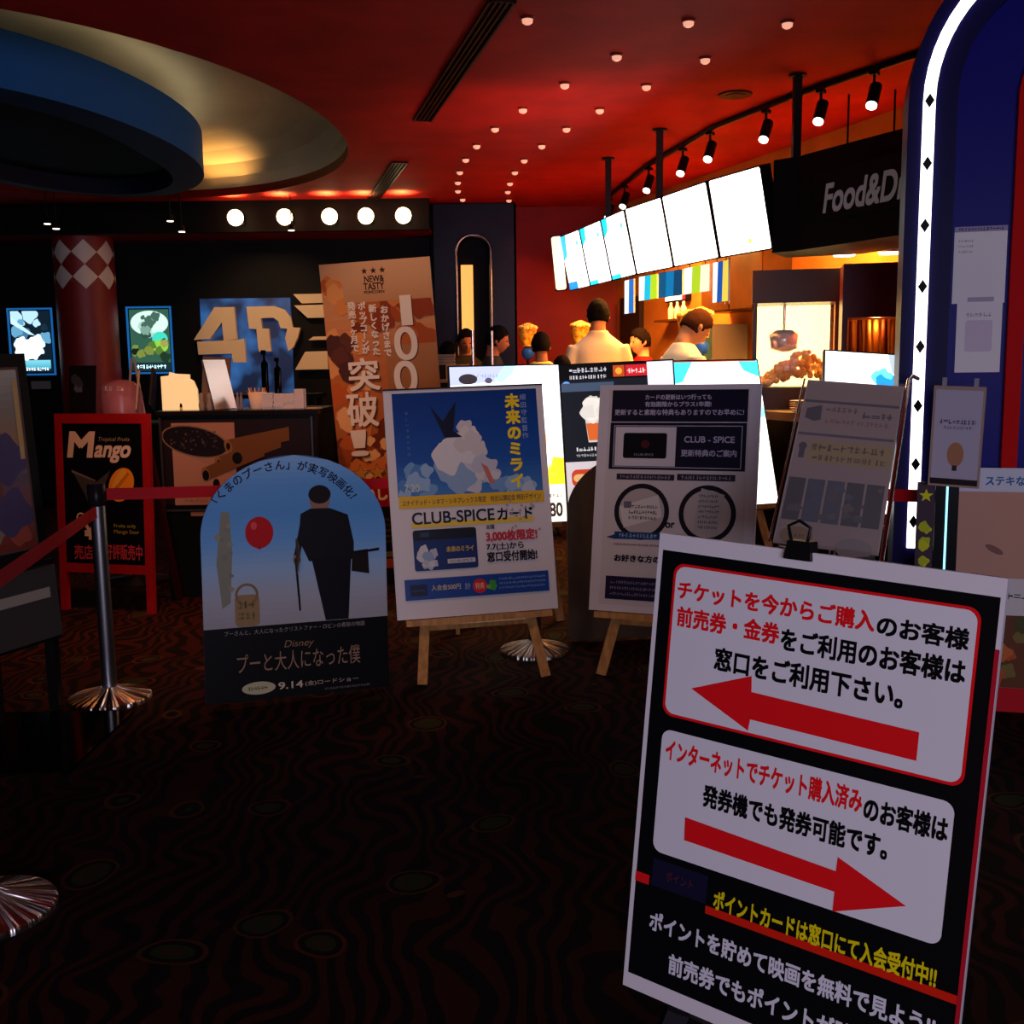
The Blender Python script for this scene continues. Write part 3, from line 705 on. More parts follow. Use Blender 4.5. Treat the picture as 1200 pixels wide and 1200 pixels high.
# track rail with spotlights
RAIL = [(2.25, 5.55), (2.1, 5.81), (1.92, 6.16), (1.7, 6.59), (1.38, 7.43), (1.12, 8.75), (.95, 10.36)]
o = MB().tube([(x, y, CZ - .02) for x, y in RAIL], .018, mat('1a100e', .4), 6).build('track_rail'); tag(o, 'thin black lighting track curving along the red ceiling', 'track')
TS = [(1.98, 6.0), (1.8, 6.37), (1.6, 6.85), (1.37, 7.47), (1.27, 8.0), (1.12, 8.75), (1.02, 9.6), (.95, 10.3)]
TL = ['nearest the blue portal', 'second from the blue portal', 'third from the blue portal', 'fourth from the blue portal', 'fifth from the blue portal', 'sixth from the blue portal', 'last but one towards the red wall', 'farthest, by the red wall']
first = None
for (x, y), lab in zip(TS, TL):
    lab = 'black track spotlight on the ceiling rail, ' + lab
    if first is None:
        t = first = thing('track_spotlight', lab, 'spotlight', (x, y, CZ), math.radians(-35), 'spotlights on the ceiling track')
        MB().box((-.02, -.03, -.06), (.02, .03, -.039), BLACK).tube([(0, 0, -.06), (0, 0, -.12)], .008, BLACK, 6).build('adapter', t)
        hd = MB().tube([(0, .035, -.11), (0, -.035, -.22)], .033, mat('15110f', .35), 16).build('head', t)
        MB().tube([(0, -.0345, -.2195), (0, -.040, -.228)], .029, mat('fff4e8', emit=5), 16).build('lens', hd)
    else: dup(first, (x, y, CZ), None, lab)
    lamp('track_beam', 'SPOT', (x - .01, y - .06, CZ - .26), 22, 'ffe0b8', (x - .5, y - .1, .9), .03, spot=50, blend=.6)

# ================================================================ EASELS AND POSTER BOARDS
def easel(label, M, w, h, group=None, mt=WOOD, name='easel', tray_w=.45, back=.75):
    base = M.translation.copy(); base.z = 0
    t = thing(name, label, 'easel', base, 0, group); inv = Matrix.Translation(-base)
    loc = lambda u, y, v: inv @ (M @ Vector((u, y, v)))
    v0 = -M.translation.z / M[2][2]
    for sx in (-1, 1):
        f = loc(sx * w * .38, -.05, v0); f.z = .0; kn_ = loc(sx * w * .33, .034, -.02)
        MB().bar(f, kn_, .042, .022, mt, (0, 1, 0)).bar(kn_ - (kn_ - f) * .03, loc(sx * w * .10, .036, h * 1.0), .042, .022, mt, (0, 1, 0)).build('leg', t)
    top = loc(0, .06, h * .98); ft = M.translation + M.to_3x3() @ Vector((0, back, 0)); ft.z = 0
    MB().bar(top, inv @ ft, .035, .02, mt, (1, 0, 0)).build('leg', t)
    MB().bar(loc(-w * .34, .062, -.045), loc(w * .34, .062, -.045), .03, .02, mt, (0, 0, 1)).build('crossbar', t); MB().bar(loc(-w * .24, .066, h * .5), loc(w * .24, .066, h * .5), .03, .02, mt, (0, 0, 1)).build('crossbar', t)
    M0 = inv @ M
    MB().box((-w * tray_w, -.035 if tray_w > .3 else 0, -.03), (w * tray_w, .03, -.004), mt).build('tray', t, M0)
    return t
def poster(name, label, M, w, h, p, group=None, edge='d9d4d0', th=.012, cat='poster board'):
    t = thing(name, label, cat, matrix=M, group=group)
    MB().box((-w / 2, 0, 0), (w / 2, th, h), mat(edge, .5)).build('board', t)
    p.build('printed_sheet', t)
    return t
def clip(label, M, u, v, s=1.0, group='binder clips on the boards'):
    t = thing('binder_clip', label, 'clip', matrix=M @ Matrix.Translation((u, 0, v)), group=group)
    mb = MB().prism([(-.022 * s, -.018 * s), (.022 * s, -.018 * s), (.018 * s, .012 * s), (-.018 * s, .012 * s)], -.012 * s, .022 * s, mat('121012', .3)); mb.build('body', t)
    mb = MB(); mb.tube([(-.013 * s, -.008, .01 * s), (-.018 * s, -.013, .034 * s), (.0, -.015, .044 * s), (.018 * s, -.013, .034 * s), (.013 * s, -.008, .01 * s)], .0028 * s, mat('1a1a1c', .25, .6), 6); mb.build('handle', t)
    return t

# ---- foreground ticket direction sign
M = board_mat((.4235, 1.658, .204), -37.4, 5.6, -1.8); w, h = .58, .841; K = w / .594
p = Print(rough=.38)
R = lambda u0, v0, u1, v1: (u0 * K, v0, u1 * K, v1)
WH, RD, BK, YE = 'd9d6dc', 'e0161c', '0a090c', 'e0cf10'
p.rect(*R(-.297, 0, .297, .841), 'd8d3d6')
p.rect(*R(-.288, .028, .29, .812), BK)
p.rr(*R(-.262, .518, .266, .792), .02, RD); p.rr(*R(-.257, .523, .261, .787), .018, WH)
p.rr(*R(-.258, .268, .257, .493), .018, WH)
p.text('チケットを今からご購入', R(-.25, .730, .106, .762), RD, .022); p.text('のお客様', R(.112, .726, .251, .758), BK, .022)
p.text('前売券・金券', R(-.247, .682, -.052, .716), RD, .022); p.text('をご利用のお客様は', R(-.047, .674, .251, .711), BK, .022)
p.text('窓口をご利用下さい。', R(-.166, .618, .162, .657), BK, .022)
q = lambda L: [(u * K, v) for u, v in L]
p.poly(q([(-.207, .576), (-.094, .620), (-.092, .593), (.193, .588), (.193, .543), (-.09, .546), (-.092, .526)]), RD)
p.text('インターネットでチケット購入済み', R(-.247, .439, .115, .477), RD, .02); p.text('のお客様は', R(.12, .430, .25, .468), BK, .022)
p.text('発券機でも発券可能です。', R(-.165, .376, .162, .414), BK, .022)
p.poly(q([(-.197, .346), (.084, .334), (.085, .358), (.2, .314), (.085, .267), (.085, .300), (-.195, .305)]), RD)
p.rect(*R(-.288, .203, -.259, .221), RD)
p.rect(*R(-.254, .205, -.142, .256), '17162e'); p.text('ポイント', R(-.225, .222, -.17, .24), '5a2230')
p.rect(*R(-.142, .189, .29, .203), 'd02010'); p.text('ポイントカードは窓口にて入会受付中!!', R(-.127, .202, .256, .236), YE, .02)
p.text('ポイントを貯めて映画を無料で見よう!!', R(-.25, .123, .262, .158), 'd4d2dc', .02)
p.text('前売券でもポイントが貯まる!!', R(-.204, .058, .215, .094), 'd4d2dc', .02)
p.rect(*R(.29, 0, .297, .735), 'b0182a')
poster('direction_sign', 'large black and white ticket sign with two red arrows in front', M, w, h, p, edge='cfcad2', cat='sign')
easel('black metal easel holding the red arrow ticket sign', M, w, h, None, mat('121014', .4), tray_w=.2)
clip('black binder clip on top of the red arrow ticket sign', M, -.028, .846, 1.05, None)

# ---- easel with the club card poster
S = .98
M1 = board_mat((-.154 * S, 4.665 * S, EYE + (.248 - EYE) * S), 10.4, 11.5, 1.25); w1, h1 = .728 * S, 1.03 * S
p = Print(rough=.35)
def sc(*a): return tuple(x * S for x in a)
PAPER = 'd8d0cc'
p.rect(*sc(-.364, 0, .364, 1.03), PAPER)
p.grad(*sc(-.326, .54, .334, 1.009), ['3f78b4', '17509c', '0e3f8c', '0b357c'])
p.blobs(2, sc(-.30, .56, -.19, .66), 12, sc(.02, .045), ['6f9ac4', '8fb0cc', '4f82b8']); p.blobs(3, sc(-.1, .585, .04, .78), 16, sc(.03, .075), ['c2c4c8', 'a9b6c6', 'd6d2ce', '8aa6c2'])
p.blobs(4, sc(-.03, .74, .06, .85), 9, sc(.03, .05), ['d8d0c8', 'cbc4c0']); p.blobs(5, sc(.03, .60, .12, .68), 8, sc(.02, .045), ['b8bcc4', 'cfc8c4']); p.blobs(6, sc(.1, .55, .3, .585), 10, sc(.02, .04), ['8fb0cc', '6f9ac4', 'b4c0cc'])
# a generic kite in place of the poster's figures
p.poly([(x * S, y * S) for x, y in [(-.16, .949), (-.105, .875), (-.04, .963), (-.06, .83), (-.02, .80), (-.10, .80)]], '10162a')
p.poly([(x * S, y * S) for x, y in [(.055, .68), (.085, .66), (.115, .58), (.09, .585)]], 'c46a5c')
p.vtext('未来のミライ', .218 * S, .99 * S, .553 * S, 'f0d018', .03, .068 * S); p.vtext('細田守監督作', .269 * S, .988 * S, .775 * S, '8fa8cc', 0, .03 * S)
p.vtext('新しい家族の物語', -.265 * S, .93 * S, .72 * S, '4c78ac', 0, .016 * S)
p.text('7.20', sc(-.295, .564, -.229, .597), 'c8cdb0', .01)
p.poly([(x * S, y * S) for x, y in [(-.325, .546), (.334, .54), (.334, .486), (-.325, .49)]], 'e2b21e')
p.text('ユナイテッド・シネマ・シネプレックス限定　特別公開記念 特別デザイン', sc(-.31, .502, .32, .528), '1a2038', .008)
p.rect(*sc(-.275, .402, .28, .425), 'e8c440')
p.text('CLUB-SPICE', sc(-.27, .418, .1, .47), '1c1a20', .012); p.text('カード', sc(.115, .416, .276, .468), '1c1a20', .02)
for k in range(18):
    rnd = random.Random(k); x, y = rnd.uniform(.13, .3), rnd.uniform(.36, .5); p.poly([(x * S, y * S), ((x + .012) * S, (y + .012) * S), ((x + .016) * S, (y - .004) * S)], 'a69a94')
p.rr(*sc(-.273, .21, .012, .392), .012, '0d2a66'); p.rr(*sc(-.273, .345, .012, .392), .012, '0a0d18'); p.blobs(8, sc(-.24, .23, -.18, .31), 12, sc(.012, .028), ['b9bcc2', '90a4bc', 'd0ccc8'])
p.rect(*sc(-.24, .36, -.2, .38), '2c3a5c'); p.text('未来のミライ', sc(-.127, .287, -.004, .312), 'c8a83a', .02); p.rect(*sc(-.125, .236, 0, .256), 'c6c2be'); p.text('CLUB-SPICE', sc(-.115, .241, -.012, .251), '30303c')
p.text('全国', sc(.058, .378, .095, .397), '2a2024', .02)
p.text('3,000枚限定!', sc(.056, .320, .288, .368), 'c03038', .03)
p.text('7.7(土)から', sc(.055, .278, .223, .314), '1c1a20', .02); p.text('窓口受付開始!', sc(.055, .230, .282, .274), '1c1a20', .025)
p.rect(*sc(-.323, .083, .328, .175), '123f8e'); p.rect(*sc(-.3, .1, -.225, .15), '0c1430'); p.text('CLUB-SPICE', sc(-.29, .12, -.235, .128), '3a5a9c')
p.text('入会金500円', sc(-.205, .12, -.075, .145), 'c8b87c', .01); p.text('計', sc(-.055, .115, -.03, .145), 'a8b4cc'); p.ell(.012 * S, .127 * S, .032 * S, .032 * S, 'd01c28'); p.text('特典', sc(-.008, .112, .032, .142), 'e8c8a0'); p.blobs(5, sc(.045, .112, .08, .142), 5, sc(.01, .018), ['3a9a34', '6ab42c'])
for k in range(3): p.dashes(20 + k, .1 * S, (.147 - .02 * k) * S, .31 * S, (.157 - .02 * k) * S, '7f9cc8')
poster('poster_board', 'white framed blue sky poster board reading CLUB-SPICE on the middle easel', M1, w1, h1, p)
easel('pine easel under the blue sky CLUB-SPICE poster', M1, w1, h1, 'pine easels of the front row')
MB().bar((-w1 / 2, -.004, h1 - .004), (w1 / 2, -.004, h1 - .004), .012, .006, mat('2a2628', .3), (0, 0, 1)).build('top_rail', bpy.data.objects['poster_board'])

# ---- easel with the card renewal poster
M2 = board_mat((.6825 * S, 4.615 * S, EYE + (.244 - EYE) * S), -22.5, 11, .3); w2 = .733 * S
p = Print(rough=.35); PU, PL = '181628', 'cdc4c4'
p.rect(*sc(-.366, 0, .366, 1.03), PL); p.rect(*sc(-.32, .03, .32, 1.01), 'c6bbb6')
p.rect(*sc(-.305, .862, .312, 1.006), PU)
p.text('カードの更新はいつ行っても', sc(-.15, .962, .15, .985), 'b8b0c0', .015); p.text('有効期限からプラス1年間!', sc(-.15, .930, .15, .953), 'b8b0c0', .015); p.text('更新すると素敵な特典もありますのでお早めに!', sc(-.29, .892, .295, .918), 'b8b0c0', .01)
p.rect(*sc(-.307, .645, .311, .858), PU); p.rect(*sc(-.289, .655, .293, .845), 'b8b0bc'); p.rect(*sc(-.286, .658, .29, .842), PU); p.rect(*sc(-.281, .661, 0, .838), 'c9c0c0')
p.rr(*sc(-.242, .696, -.041, .811), .01, '0e0d14'); p.ell(-.14 * S, .76 * S, .02 * S, .018 * S, '4a1c22'); p.text('CLUB-SPICE', sc(-.19, .708, -.1, .718), '9a94a0')
p.text('CLUB - SPICE', sc(.038, .770, .26, .797), 'aaa2b4', .012); p.text('更新特典のご案内', sc(.026, .708, .271, .738), 'a8a0b2', .015)
p.rect(*sc(-.266, .598, .001, .625), '2a2630'); p.rect(*sc(.013, .6, .271, .629), '2a2630'); p.dashes(1, -.25 * S, .604 * S, -.02 * S, .619 * S, '8a8490'); p.dashes(2, .03 * S, .606 * S, .255 * S, .622 * S, '8a8490')
for cx in (-.142, .155):
    p.ring(cx * S, .455 * S, .105 * S, .127 * S, '1c1a22'); p.ell(cx * S, .455 * S, .105 * S, .105 * S, 'b4a69e')
p.poly([(x * S, y * S) for x, y in [(-.246, .475), (-.068, .533), (-.047, .434), (-.221, .38)]], 'cfc6bc')
for k in range(3): p.dashes(30 + k, -.2 * S, (.42 + .025 * k) * S, -.07 * S, (.435 + .025 * k) * S, '3a343a')
p.rect(*sc(-.225, .47, -.19, .5), '6a6268')
p.poly([(x * S, y * S) for x, y in [(.125, .568), (.228, .541), (.204, .362), (.093, .369)]], 'a9a29c')
for k in range(7): p.dashes(40 + k, .115 * S, (.39 + .023 * k) * S, .205 * S, (.402 + .023 * k) * S, '4c464c')
p.text('or', sc(-.028, .388, .012, .41), '2a2428', .02)
p.poly([(x * S, y * S) for x, y in [(-.3, .335), (-.262, .348), (-.262, .362), (-.05, .362), (-.05, .332), (-.262, .328)]], '1d3a66'); p.dashes(3, -.24 * S, .338 * S, -.07 * S, .355 * S, '8ea4c4')
p.dashes(4, -.262 * S, .30 * S, .2 * S, .31 * S, '7a5a54'); p.text('お好きな方の特典をプレゼント', sc(-.256, .228, .24, .258), '1c181c', .03)
p.rect(*sc(-.292, .056, .3, .16), '221c34')
for k in range(3): p.dashes(50 + k, -.27 * S, (.075 + .026 * k) * S, .27 * S, (.088 + .026 * k) * S, '7c7690')
poster('poster_board', 'white framed poster of card renewal gifts with two round pictures', M2, w2, h1, p)
easel('pine easel under the card renewal poster', M2, w2, h1, 'pine easels of the front row', back=.36)

# ---- tilted clear holder with a film list
M3 = board_mat((1.047, 3.523, .728), -17.7, 43.6, -6.3); k3 = 1.0; w3, h3 = .344 * k3, .75 * k3
p = Print(rough=.12, spec=.5)
def s3(*a): return tuple(x * k3 for x in a)
p.rect(*s3(-.168, .0, .168, .745), 'a08c7c'); p.rect(*s3(-.165, .64, .165, .652), '3c3438')
p.poly([(x * k3, y * k3) for x, y in [(-.153, .61), (-.101, .629), (-.097, .559), (-.121, .55), (-.155, .565)]], '2e2626')
p.dashes(61, *s3(-.085, .60, .04, .625), '7a4a34'); p.dashes(62, *s3(.045, .58, .15, .61), '241c1c'); p.dashes(63, *s3(-.08, .545, .15, .565), '8a5a44')
p.rect(*s3(-.165, .482, .165, .494), '4a4446'); p.rr(*s3(-.12, .36, .165, .46), .02, 'a8904a')
p.dashes(64, *s3(-.11, .415, .15, .445), '4a2c14'); p.dashes(65, *s3(-.1, .37, .14, .395), '5a3a1c'); p.ell(*s3(-.14, .43, .014, .018), '2a2224'); p.rect(*s3(-.15, .375, -.13, .42), '2a2224')
for k, c in enumerate(('241c20', '30404e', '34424e', '2a2624', '26262a')): p.rect(*s3(-.163 + .066 * k, .1, -.105 + .066 * k, .285), c)
p.blobs(12, s3(-.15, .12, .15, .27), 14, s3(.008, .02), ['3c4a58', '4a443e', '2c3038', '5a5046'])
p.ell(*s3(-.1, .035, .055, .04), '8a6c30'); p.dashes(66, *s3(-.13, .03, -.07, .045), '4a3414'); p.ell(*s3(.09, .01, .06, .04), '8a8078')
t = thing('info_holder', 'tilted clear film list holder with chrome frame between easel and portal', 'stand', (1.047, 3.523, 0)); inv = Matrix.Translation((-1.047, -3.523, 0))
bm_ = inv @ M3
MB().box((-w3 / 2, 0, 0), (w3 / 2, .006, h3), mat('b5a293', .4)).build('backing', t, bm_); 
pr = p.build('printed_sheet', t); pr.matrix_local = bm_
g = MB().box((-w3 / 2, -.014, 0), (w3 / 2, -.010, h3), mat('ffffff', .03, 0, 0, .6, None, 0, None, .07)); g.build('clear_cover', t, bm_)
mb = MB(); e = w3 / 2 + .012
mb.tube([(e, -.01, -.12), (e, -.01, h3 + .02), (e + .01, .0, h3 + .055), (e + .03, .03, h3 + .07)], .008, CHROME, 10); mb.tube([(-e, -.004, 0), (-e, -.004, h3)], .004, CHROME, 8)
mb.build('chrome_rail', t, bm_)
c0 = bm_ @ Vector((0, .02, h3 * .35))
mb = MB().tube([c0, (c0.x, c0.y + .02, .02)], .018, CHROME, 12); mb.lathe([(.19, 0), (.19, .012), (.03, .025)], mat('2a282a', .3, .5), 32, (c0.x, c0.y + .02, 0)); mb.build('pedestal', t)

# ---- small framed notice on a black post with a cyan light line
M4 = board_mat((1.597, 3.835, .893), -29.1, -8, -2.4)
t = thing('notice_stand', 'small framed white notice hung on a black post with cyan light line', 'stand', (1.62, 3.86, 0), math.radians(-20))
MB().box((-.068, .03, .0), (.012, .09, .90), mat('0c0a0e', .3)).build('post', t)
MB().box((-.032, .024, .25), (-.025, .0295, .895), mat('8fe4ff', emit=2.0)).build('light_line', t)
p = Print(rough=.5); p.t = -.0; mb = p
pt = MB().box((-.132, .04, .3), (-.069, .05, .90), mat('3a2a3a', .5)).build('banner', t)
p = Print(); p.rect(-.13, .3, -.071, .895, '43323e')
p.star(-.1, .85, .026, 'd8d418')
for k in range(7): p.blobs(70 + k, (-.11, .36 + .06 * k, -.092, .38 + .06 * k), 3, (.012, .02), ['b4bc1c', 'c8cc20'])
q = p.build('banner_print', t); q.location = (0, .0395, 0)
inv = t.matrix_world.inverted() if False else (Matrix.Translation((1.62, 3.86, 0)) @ Matrix.Rotation(math.radians(-20), 4, 'Z')).inverted()
bm_ = inv @ M4; fw, fh = .172, .365
mb = MB().box((-fw / 2, 0, 0), (fw / 2, .014, fh), mat('a98f7c', .4)); fr = mb.build('frame', t, bm_)
p = Print(); p.rr(-fw / 2 + .008, .01, fw / 2 - .008, fh - .012, .005, 'b9b0bc'); p.rect(-fw / 2 + .006, .008, fw / 2 - .006, .03, '2c2222')
p.dashes(80, -.06, .23, .07, .247, '3a3850'); p.dashes(81, -.045, .212, .05, .224, '77708a')
p.ell(0, .12, .028, .045, 'b07a58'); p.rect(-.008, .06, .008, .08, '3a2c2c')
q = p.build('notice', t); q.matrix_local = bm_
MB().box((-.06, .002, fh), (-.045, .01, fh + .03), mat('9a9298', .3)).box((.045, .002, fh), (.06, .01, fh + .03), mat('9a9298', .3)).build('hanger', t, bm_)

# ---- tall pale panel at the right edge
M5 = board_mat((1.985, 3.945, .002), -14, 1.5, 0)
p = Print(rough=.5); w5, h5 = .62, .94; p.clip = (-.31, 0, .31, .94)
p.rect(-w5 / 2, 0, w5 / 2, h5, 'c4937a'); p.rect(-w5 / 2, h5 - .09, w5 / 2, h5, 'cfd2dc'); p.text('ステキな体験がいっぱい！', (-.2, h5 - .066, .2, h5 - .03), '2a6a9c', .02)
p.rect(-w5 / 2, .377, w5 / 2, .519, 'd6cec8'); p.dashes(90, -.28, .44, .25, .465, '3c3a44')
p.rect(-w5 / 2, .095, w5 / 2, .377, '6a3a22'); p.blobs(92, (-.3, .13, .3, .35), 34, (.02, .05), ['b4522a', '4a4a26', '8a4424', 'c46a30', '5a2a1a', '7a6a34'])
p.rect(-w5 / 2, 0, w5 / 2, .095, 'c0101c')
p.blobs(91, (.0, .72, .25, .83), 7, (.02, .05), ['241a1c', '2e2224']); p.ell(-.16, .63, .035, .012, '8a5c50', rot=-.5)
poster('panel_board', 'pale peach floor panel with blue lettered header and red base at the frame edge', M5, w5, h5, p, cat='display panel')
MB().box((-.2, .0125, 0), (.2, .07, .02), BLACK).build('foot', bpy.data.objects['panel_board'])

# ---- arched film standee
MS = board_mat((-.877, 4.235, .02), 22.6, 3.6, -1.4); ws, hs = .75, .985
t = thing('film_standee', 'arched blue cardboard film standee with a red balloon on the carpet', 'standee', matrix=MS)
def arch_poly(w, z0, z1, zs, n=24): return [(-w / 2, z0), (w / 2, z0), (w / 2, zs)] + [(w / 2 * math.cos(PI * k / n), zs + (z1 - zs) * math.sin(PI * k / n)) for k in range(1, n)] + [(-w / 2, zs)]
MB().prism(arch_poly(ws, 0, hs, .66), 0, .012, mat('3a5f8c', .5)).build('board', t)
MB().prism([(-.15, .02), (.15, .02), (.02, .7), (-.02, .7)], .0125, .02, mat('5a4a3a', .6)).build('strut_plate', t)
MB().bar((0, .03, .66), (0, .36, -.02), .2, .006, mat('5a4a3a', .6), (1, 0, 0)).build('strut', t)
p = Print(rough=.4)
cols = ['9a9a9e', 'a2a6b0', '8fb0d0', '66a0d8', '5494d2', '5c98d4', '80aede']
n = 30; L = arch_poly(ws, .30, hs, .66)
half = lambda v: ws / 2 if v <= .66 else ws / 2 * math.sqrt(max(0, 1 - ((v - .66) / (hs - .66)) ** 2))
for i in range(n):
    va, vb = .30 + (hs - .30) * i / n, .30 + (hs - .30) * (i + 1) / n
    f = (i + .5) / n * (len(cols) - 1); k = min(int(f), len(cols) - 2); wq = f - k
    c = '%02x%02x%02x' % tuple(int(int(cols[k][j:j + 2], 16) * (1 - wq) + int(cols[k + 1][j:j + 2], 16) * wq) for j in (0, 2, 4))
    p.put([(-half(va), va), (half(va), va), (half(vb), vb), (-half(vb), vb)], [(0, 1, 2, 3)], c, .0007)
p.rect(-ws / 2, 0, ws / 2, .302, '0a090b')
s_ = '「くまのプーさん」が実写映画化！'
p.t += .0001
for i, ch in enumerate(s_):
    a = math.radians(150 - 120 * i / (len(s_) - 1)); cx, cy = -.035 + .325 * math.cos(a), .655 + .29 * math.sin(a); p.char(ch, cx, cy, .042, '161826', .012, a - PI / 2)
p.poly([(-.294, .765), (-.262, .762), (-.255, .60), (-.268, .40), (-.3, .38), (-.318, .56)], '7e8070'); p.blobs(15, (-.31, .45, -.26, .74), 10, (.008, .014), ['8a8a76', '767a6c'])
# generic picture: a red balloon, a wicker basket and a walker with case and cane
p.ell(-.147, .677, .056, .064, 'b0141c'); p.ell(-.168, .705, .012, .016, 'd04a4c'); p.poly([(-.155, .61), (-.14, .61), (-.147, .622)], '8a1016')
p.rr(-.252, .302, -.155, .43, .02, '8f7650'); p.ring(-.204, .43, .036, .046, '7c6644'); p.dashes(95, -.24, .33, -.165, .36, '6e5838'); p.dashes(96, -.24, .375, -.165, .405, '6e5838')
p.ell(.1, .80, .042, .052, '8a6a58'); p.ell(.1, .822, .046, .038, '1c1618'); p.poly([(.02, .745), (.06, .765), (.14, .765), (.215, .735), (.238, .62), (.235, .55), (.05, .55), (.01, .64)], '17161a')
p.poly([(.06, .56), (.225, .56), (.208, .302), (.112, .302)], '131216'); p.poly([(.225, .5), (.30, .485), (.297, .588), (.23, .582)], '1d1614'); p.poly([(.02, .72), (.045, .73), (.012, .57), (-.012, .575)], '17161a'); p.ell(0, .56, .016, .02, '8a6a58')
p.poly([(-.01, .565), (0, .565), (.012, .35), (.004, .35)], '121114'); p.poly([(.345, .592), (.345, .58), (.24, .57), (.24, .578)], '121114')
p.text('プーさんと、大人になったクリストファー・ロビンの奇跡の物語', (-.297, .268, .275, .288), '8f8a88', 0)
p.text('Disney', (-.064, .195, .054, .232), '86684f', 0, .01); p.text('プーと大人になった僕', (-.25, .112, .253, .19), '94745e', 0)
p.ell(-.168, .048, .067, .026, 'b5ae88'); p.dashes(97, -.21, .04, -.125, .055, '5c5a40'); p.text('9.14', (-.089, .034, .01, .062), 'c8b49c', .01); p.text('(金)ロードショー', (.02, .035, .242, .058), 'b5a48e'); p.dashes(98, .1, .012, .29, .022, '6a625a')
p.build('printed_sheet', t)

# ---- back of a second arched standee, behind the renewal poster
M6 = board_mat((.70, 5.14, .012), 6, 4, 0)
t = thing('cardboard_standee', 'plain olive back of an arched standee behind the renewal poster', 'standee', matrix=M6)
MB().prism(arch_poly(.86, 0, .93, .62), 0, .012, noisy('olive_card_back', '3c2e20', '45362a', 6, .7)).build('board', t)
MB().bar((0, .03, .6), (0, .3, .0), .2, .006, mat('5a4a3a', .6), (1, 0, 0)).build('strut', t)

# ---- popcorn banner
MBN = board_mat((-.679, 6.518, .02), -5.6, -3.4, 3.0); wb, hb = .665, 1.955
p = Print(rough=.45); p.clip = (-wb / 2, 0, wb / 2, hb)
p.rect(-wb / 2, 0, wb / 2, hb, '8a4a1e'); p.grad(-wb / 2, .64, wb / 2, hb, ['9a5a28', 'a8602a', 'b4672e', 'c48a58', 'd0a070'])
p.blobs(101, (-.32, .7, -.13, 1.85), 46, (.03, .075), ['d08a48', 'c87434', 'b45a24', 'e0a868', '7a3414', 'd89a58', '944418']); p.blobs(102, (-.31, .66, .3, .98), 40, (.025, .06), ['d08a48', 'c87434', '9a4a1c', 'e0b070', '6a2c12']); p.blobs(103, (-.1, 1.45, .3, 1.76), 16, (.04, .09), ['b4622a', 'a04c1c', 'c87c40', '8a3a16']); p.blobs(104, (-.3, 1.3, -.2, 1.55), 6, (.04, .06), ['4a2a24', '5a3226'])
p.grad(.02, 1.0, wb / 2, 1.46, ['8a5424', '9a6434', 'a87448']); p.grad(-.2, 1.72, wb / 2, hb, ['b88a5c', 'c09a70', 'c6a27a'])
for k in range(3): p.star(-.062 + .054 * k, 1.899, .021, '3a1c12')
p.text('NEW&', (-.066, 1.834, .051, 1.87), '3a1c12', .018); p.text('TASTY', (-.073, 1.79, .049, 1.829), '3a1c12', .018); p.text('POPCORN', (-.074, 1.768, .047, 1.784), '3a1c12', .02)
OWH = 'e2dac6'
for s0, (a, b, c, d) in (('1', (.14, 1.572, .195, 1.742)), ('0', (.082, 1.369, .215, 1.56)), ('0', (.062, 1.165, .197, 1.36)), ('万', (.05, .98, .2, 1.14)), ('個', (.05, .80, .2, .96))): p.text(s0, (a + .006, b - .006, c + .006, d - .006), '5a2a14', .008); p.text(s0, (a, b, c, d), OWH, .008)
for s0, u, a, b in (('おかげさまで', .036, 1.695, 1.392), ('新しくなった', -.033, 1.706, 1.405), ('ポップコーンが', -.097, 1.72, 1.42), ('発売5ヶ月で', -.16, 1.728, 1.432)): p.vtext(s0, u, a, b, OWH, .025, .049)
for s0, (a, b, c, d) in (('突', (-.213, 1.205, -.03, 1.393)), ('破', (-.245, .988, -.06, 1.19)), ('！', (-.235, .81, -.15, .962))): p.text(s0, (a + .008, b - .008, c + .008, d - .008), '5a2a14', .012); p.text(s0, (a, b, c, d), OWH, .012)
for u in (-.3, -.2, -.096, .01, .11, .21): p.star(u, .70, .058, '6a4010'); p.star(u, .70, .05, 'c08a3c')
p.poly([(-wb / 2, .655), (wb / 2, .655), (wb / 2, .50), (0, .485), (-wb / 2, .50)], '9a1018'); p.text('おいしさアップ', (-.27, .53, .27, .61), OWH, .03)
p.rect(-wb / 2, 0, wb / 2, .487, '15100e'); p.star(-.13, .45, .02, 'b8a890')
for k in range(5): p.dashes(110 + k, -.14, .40 - .035 * k, .26, .415 - .035 * k, '6a5844')
p.rect(-.12, .17, .25, .205, '6a6a3c'); p.rect(-.12, .10, .25, .16, 'a04a24')
poster('popcorn_banner', 'tall popcorn photo banner reading NEW and TASTY behind the easels', MBN, wb, hb, p, edge='6a4a34', th=.006, cat='banner')
base = thing('banner_stand', 'dark stand holding up the tall popcorn banner', 'stand', (-.66, 6.62, 0))
mb = MB().bar((0, .03, .03), (-.06, .0, 1.9), .02, .02, BLACK); mb.build('pole', base); MB().box((-.3, -.06, 0), (.3, .16, .018), BLACK).build('foot', base)

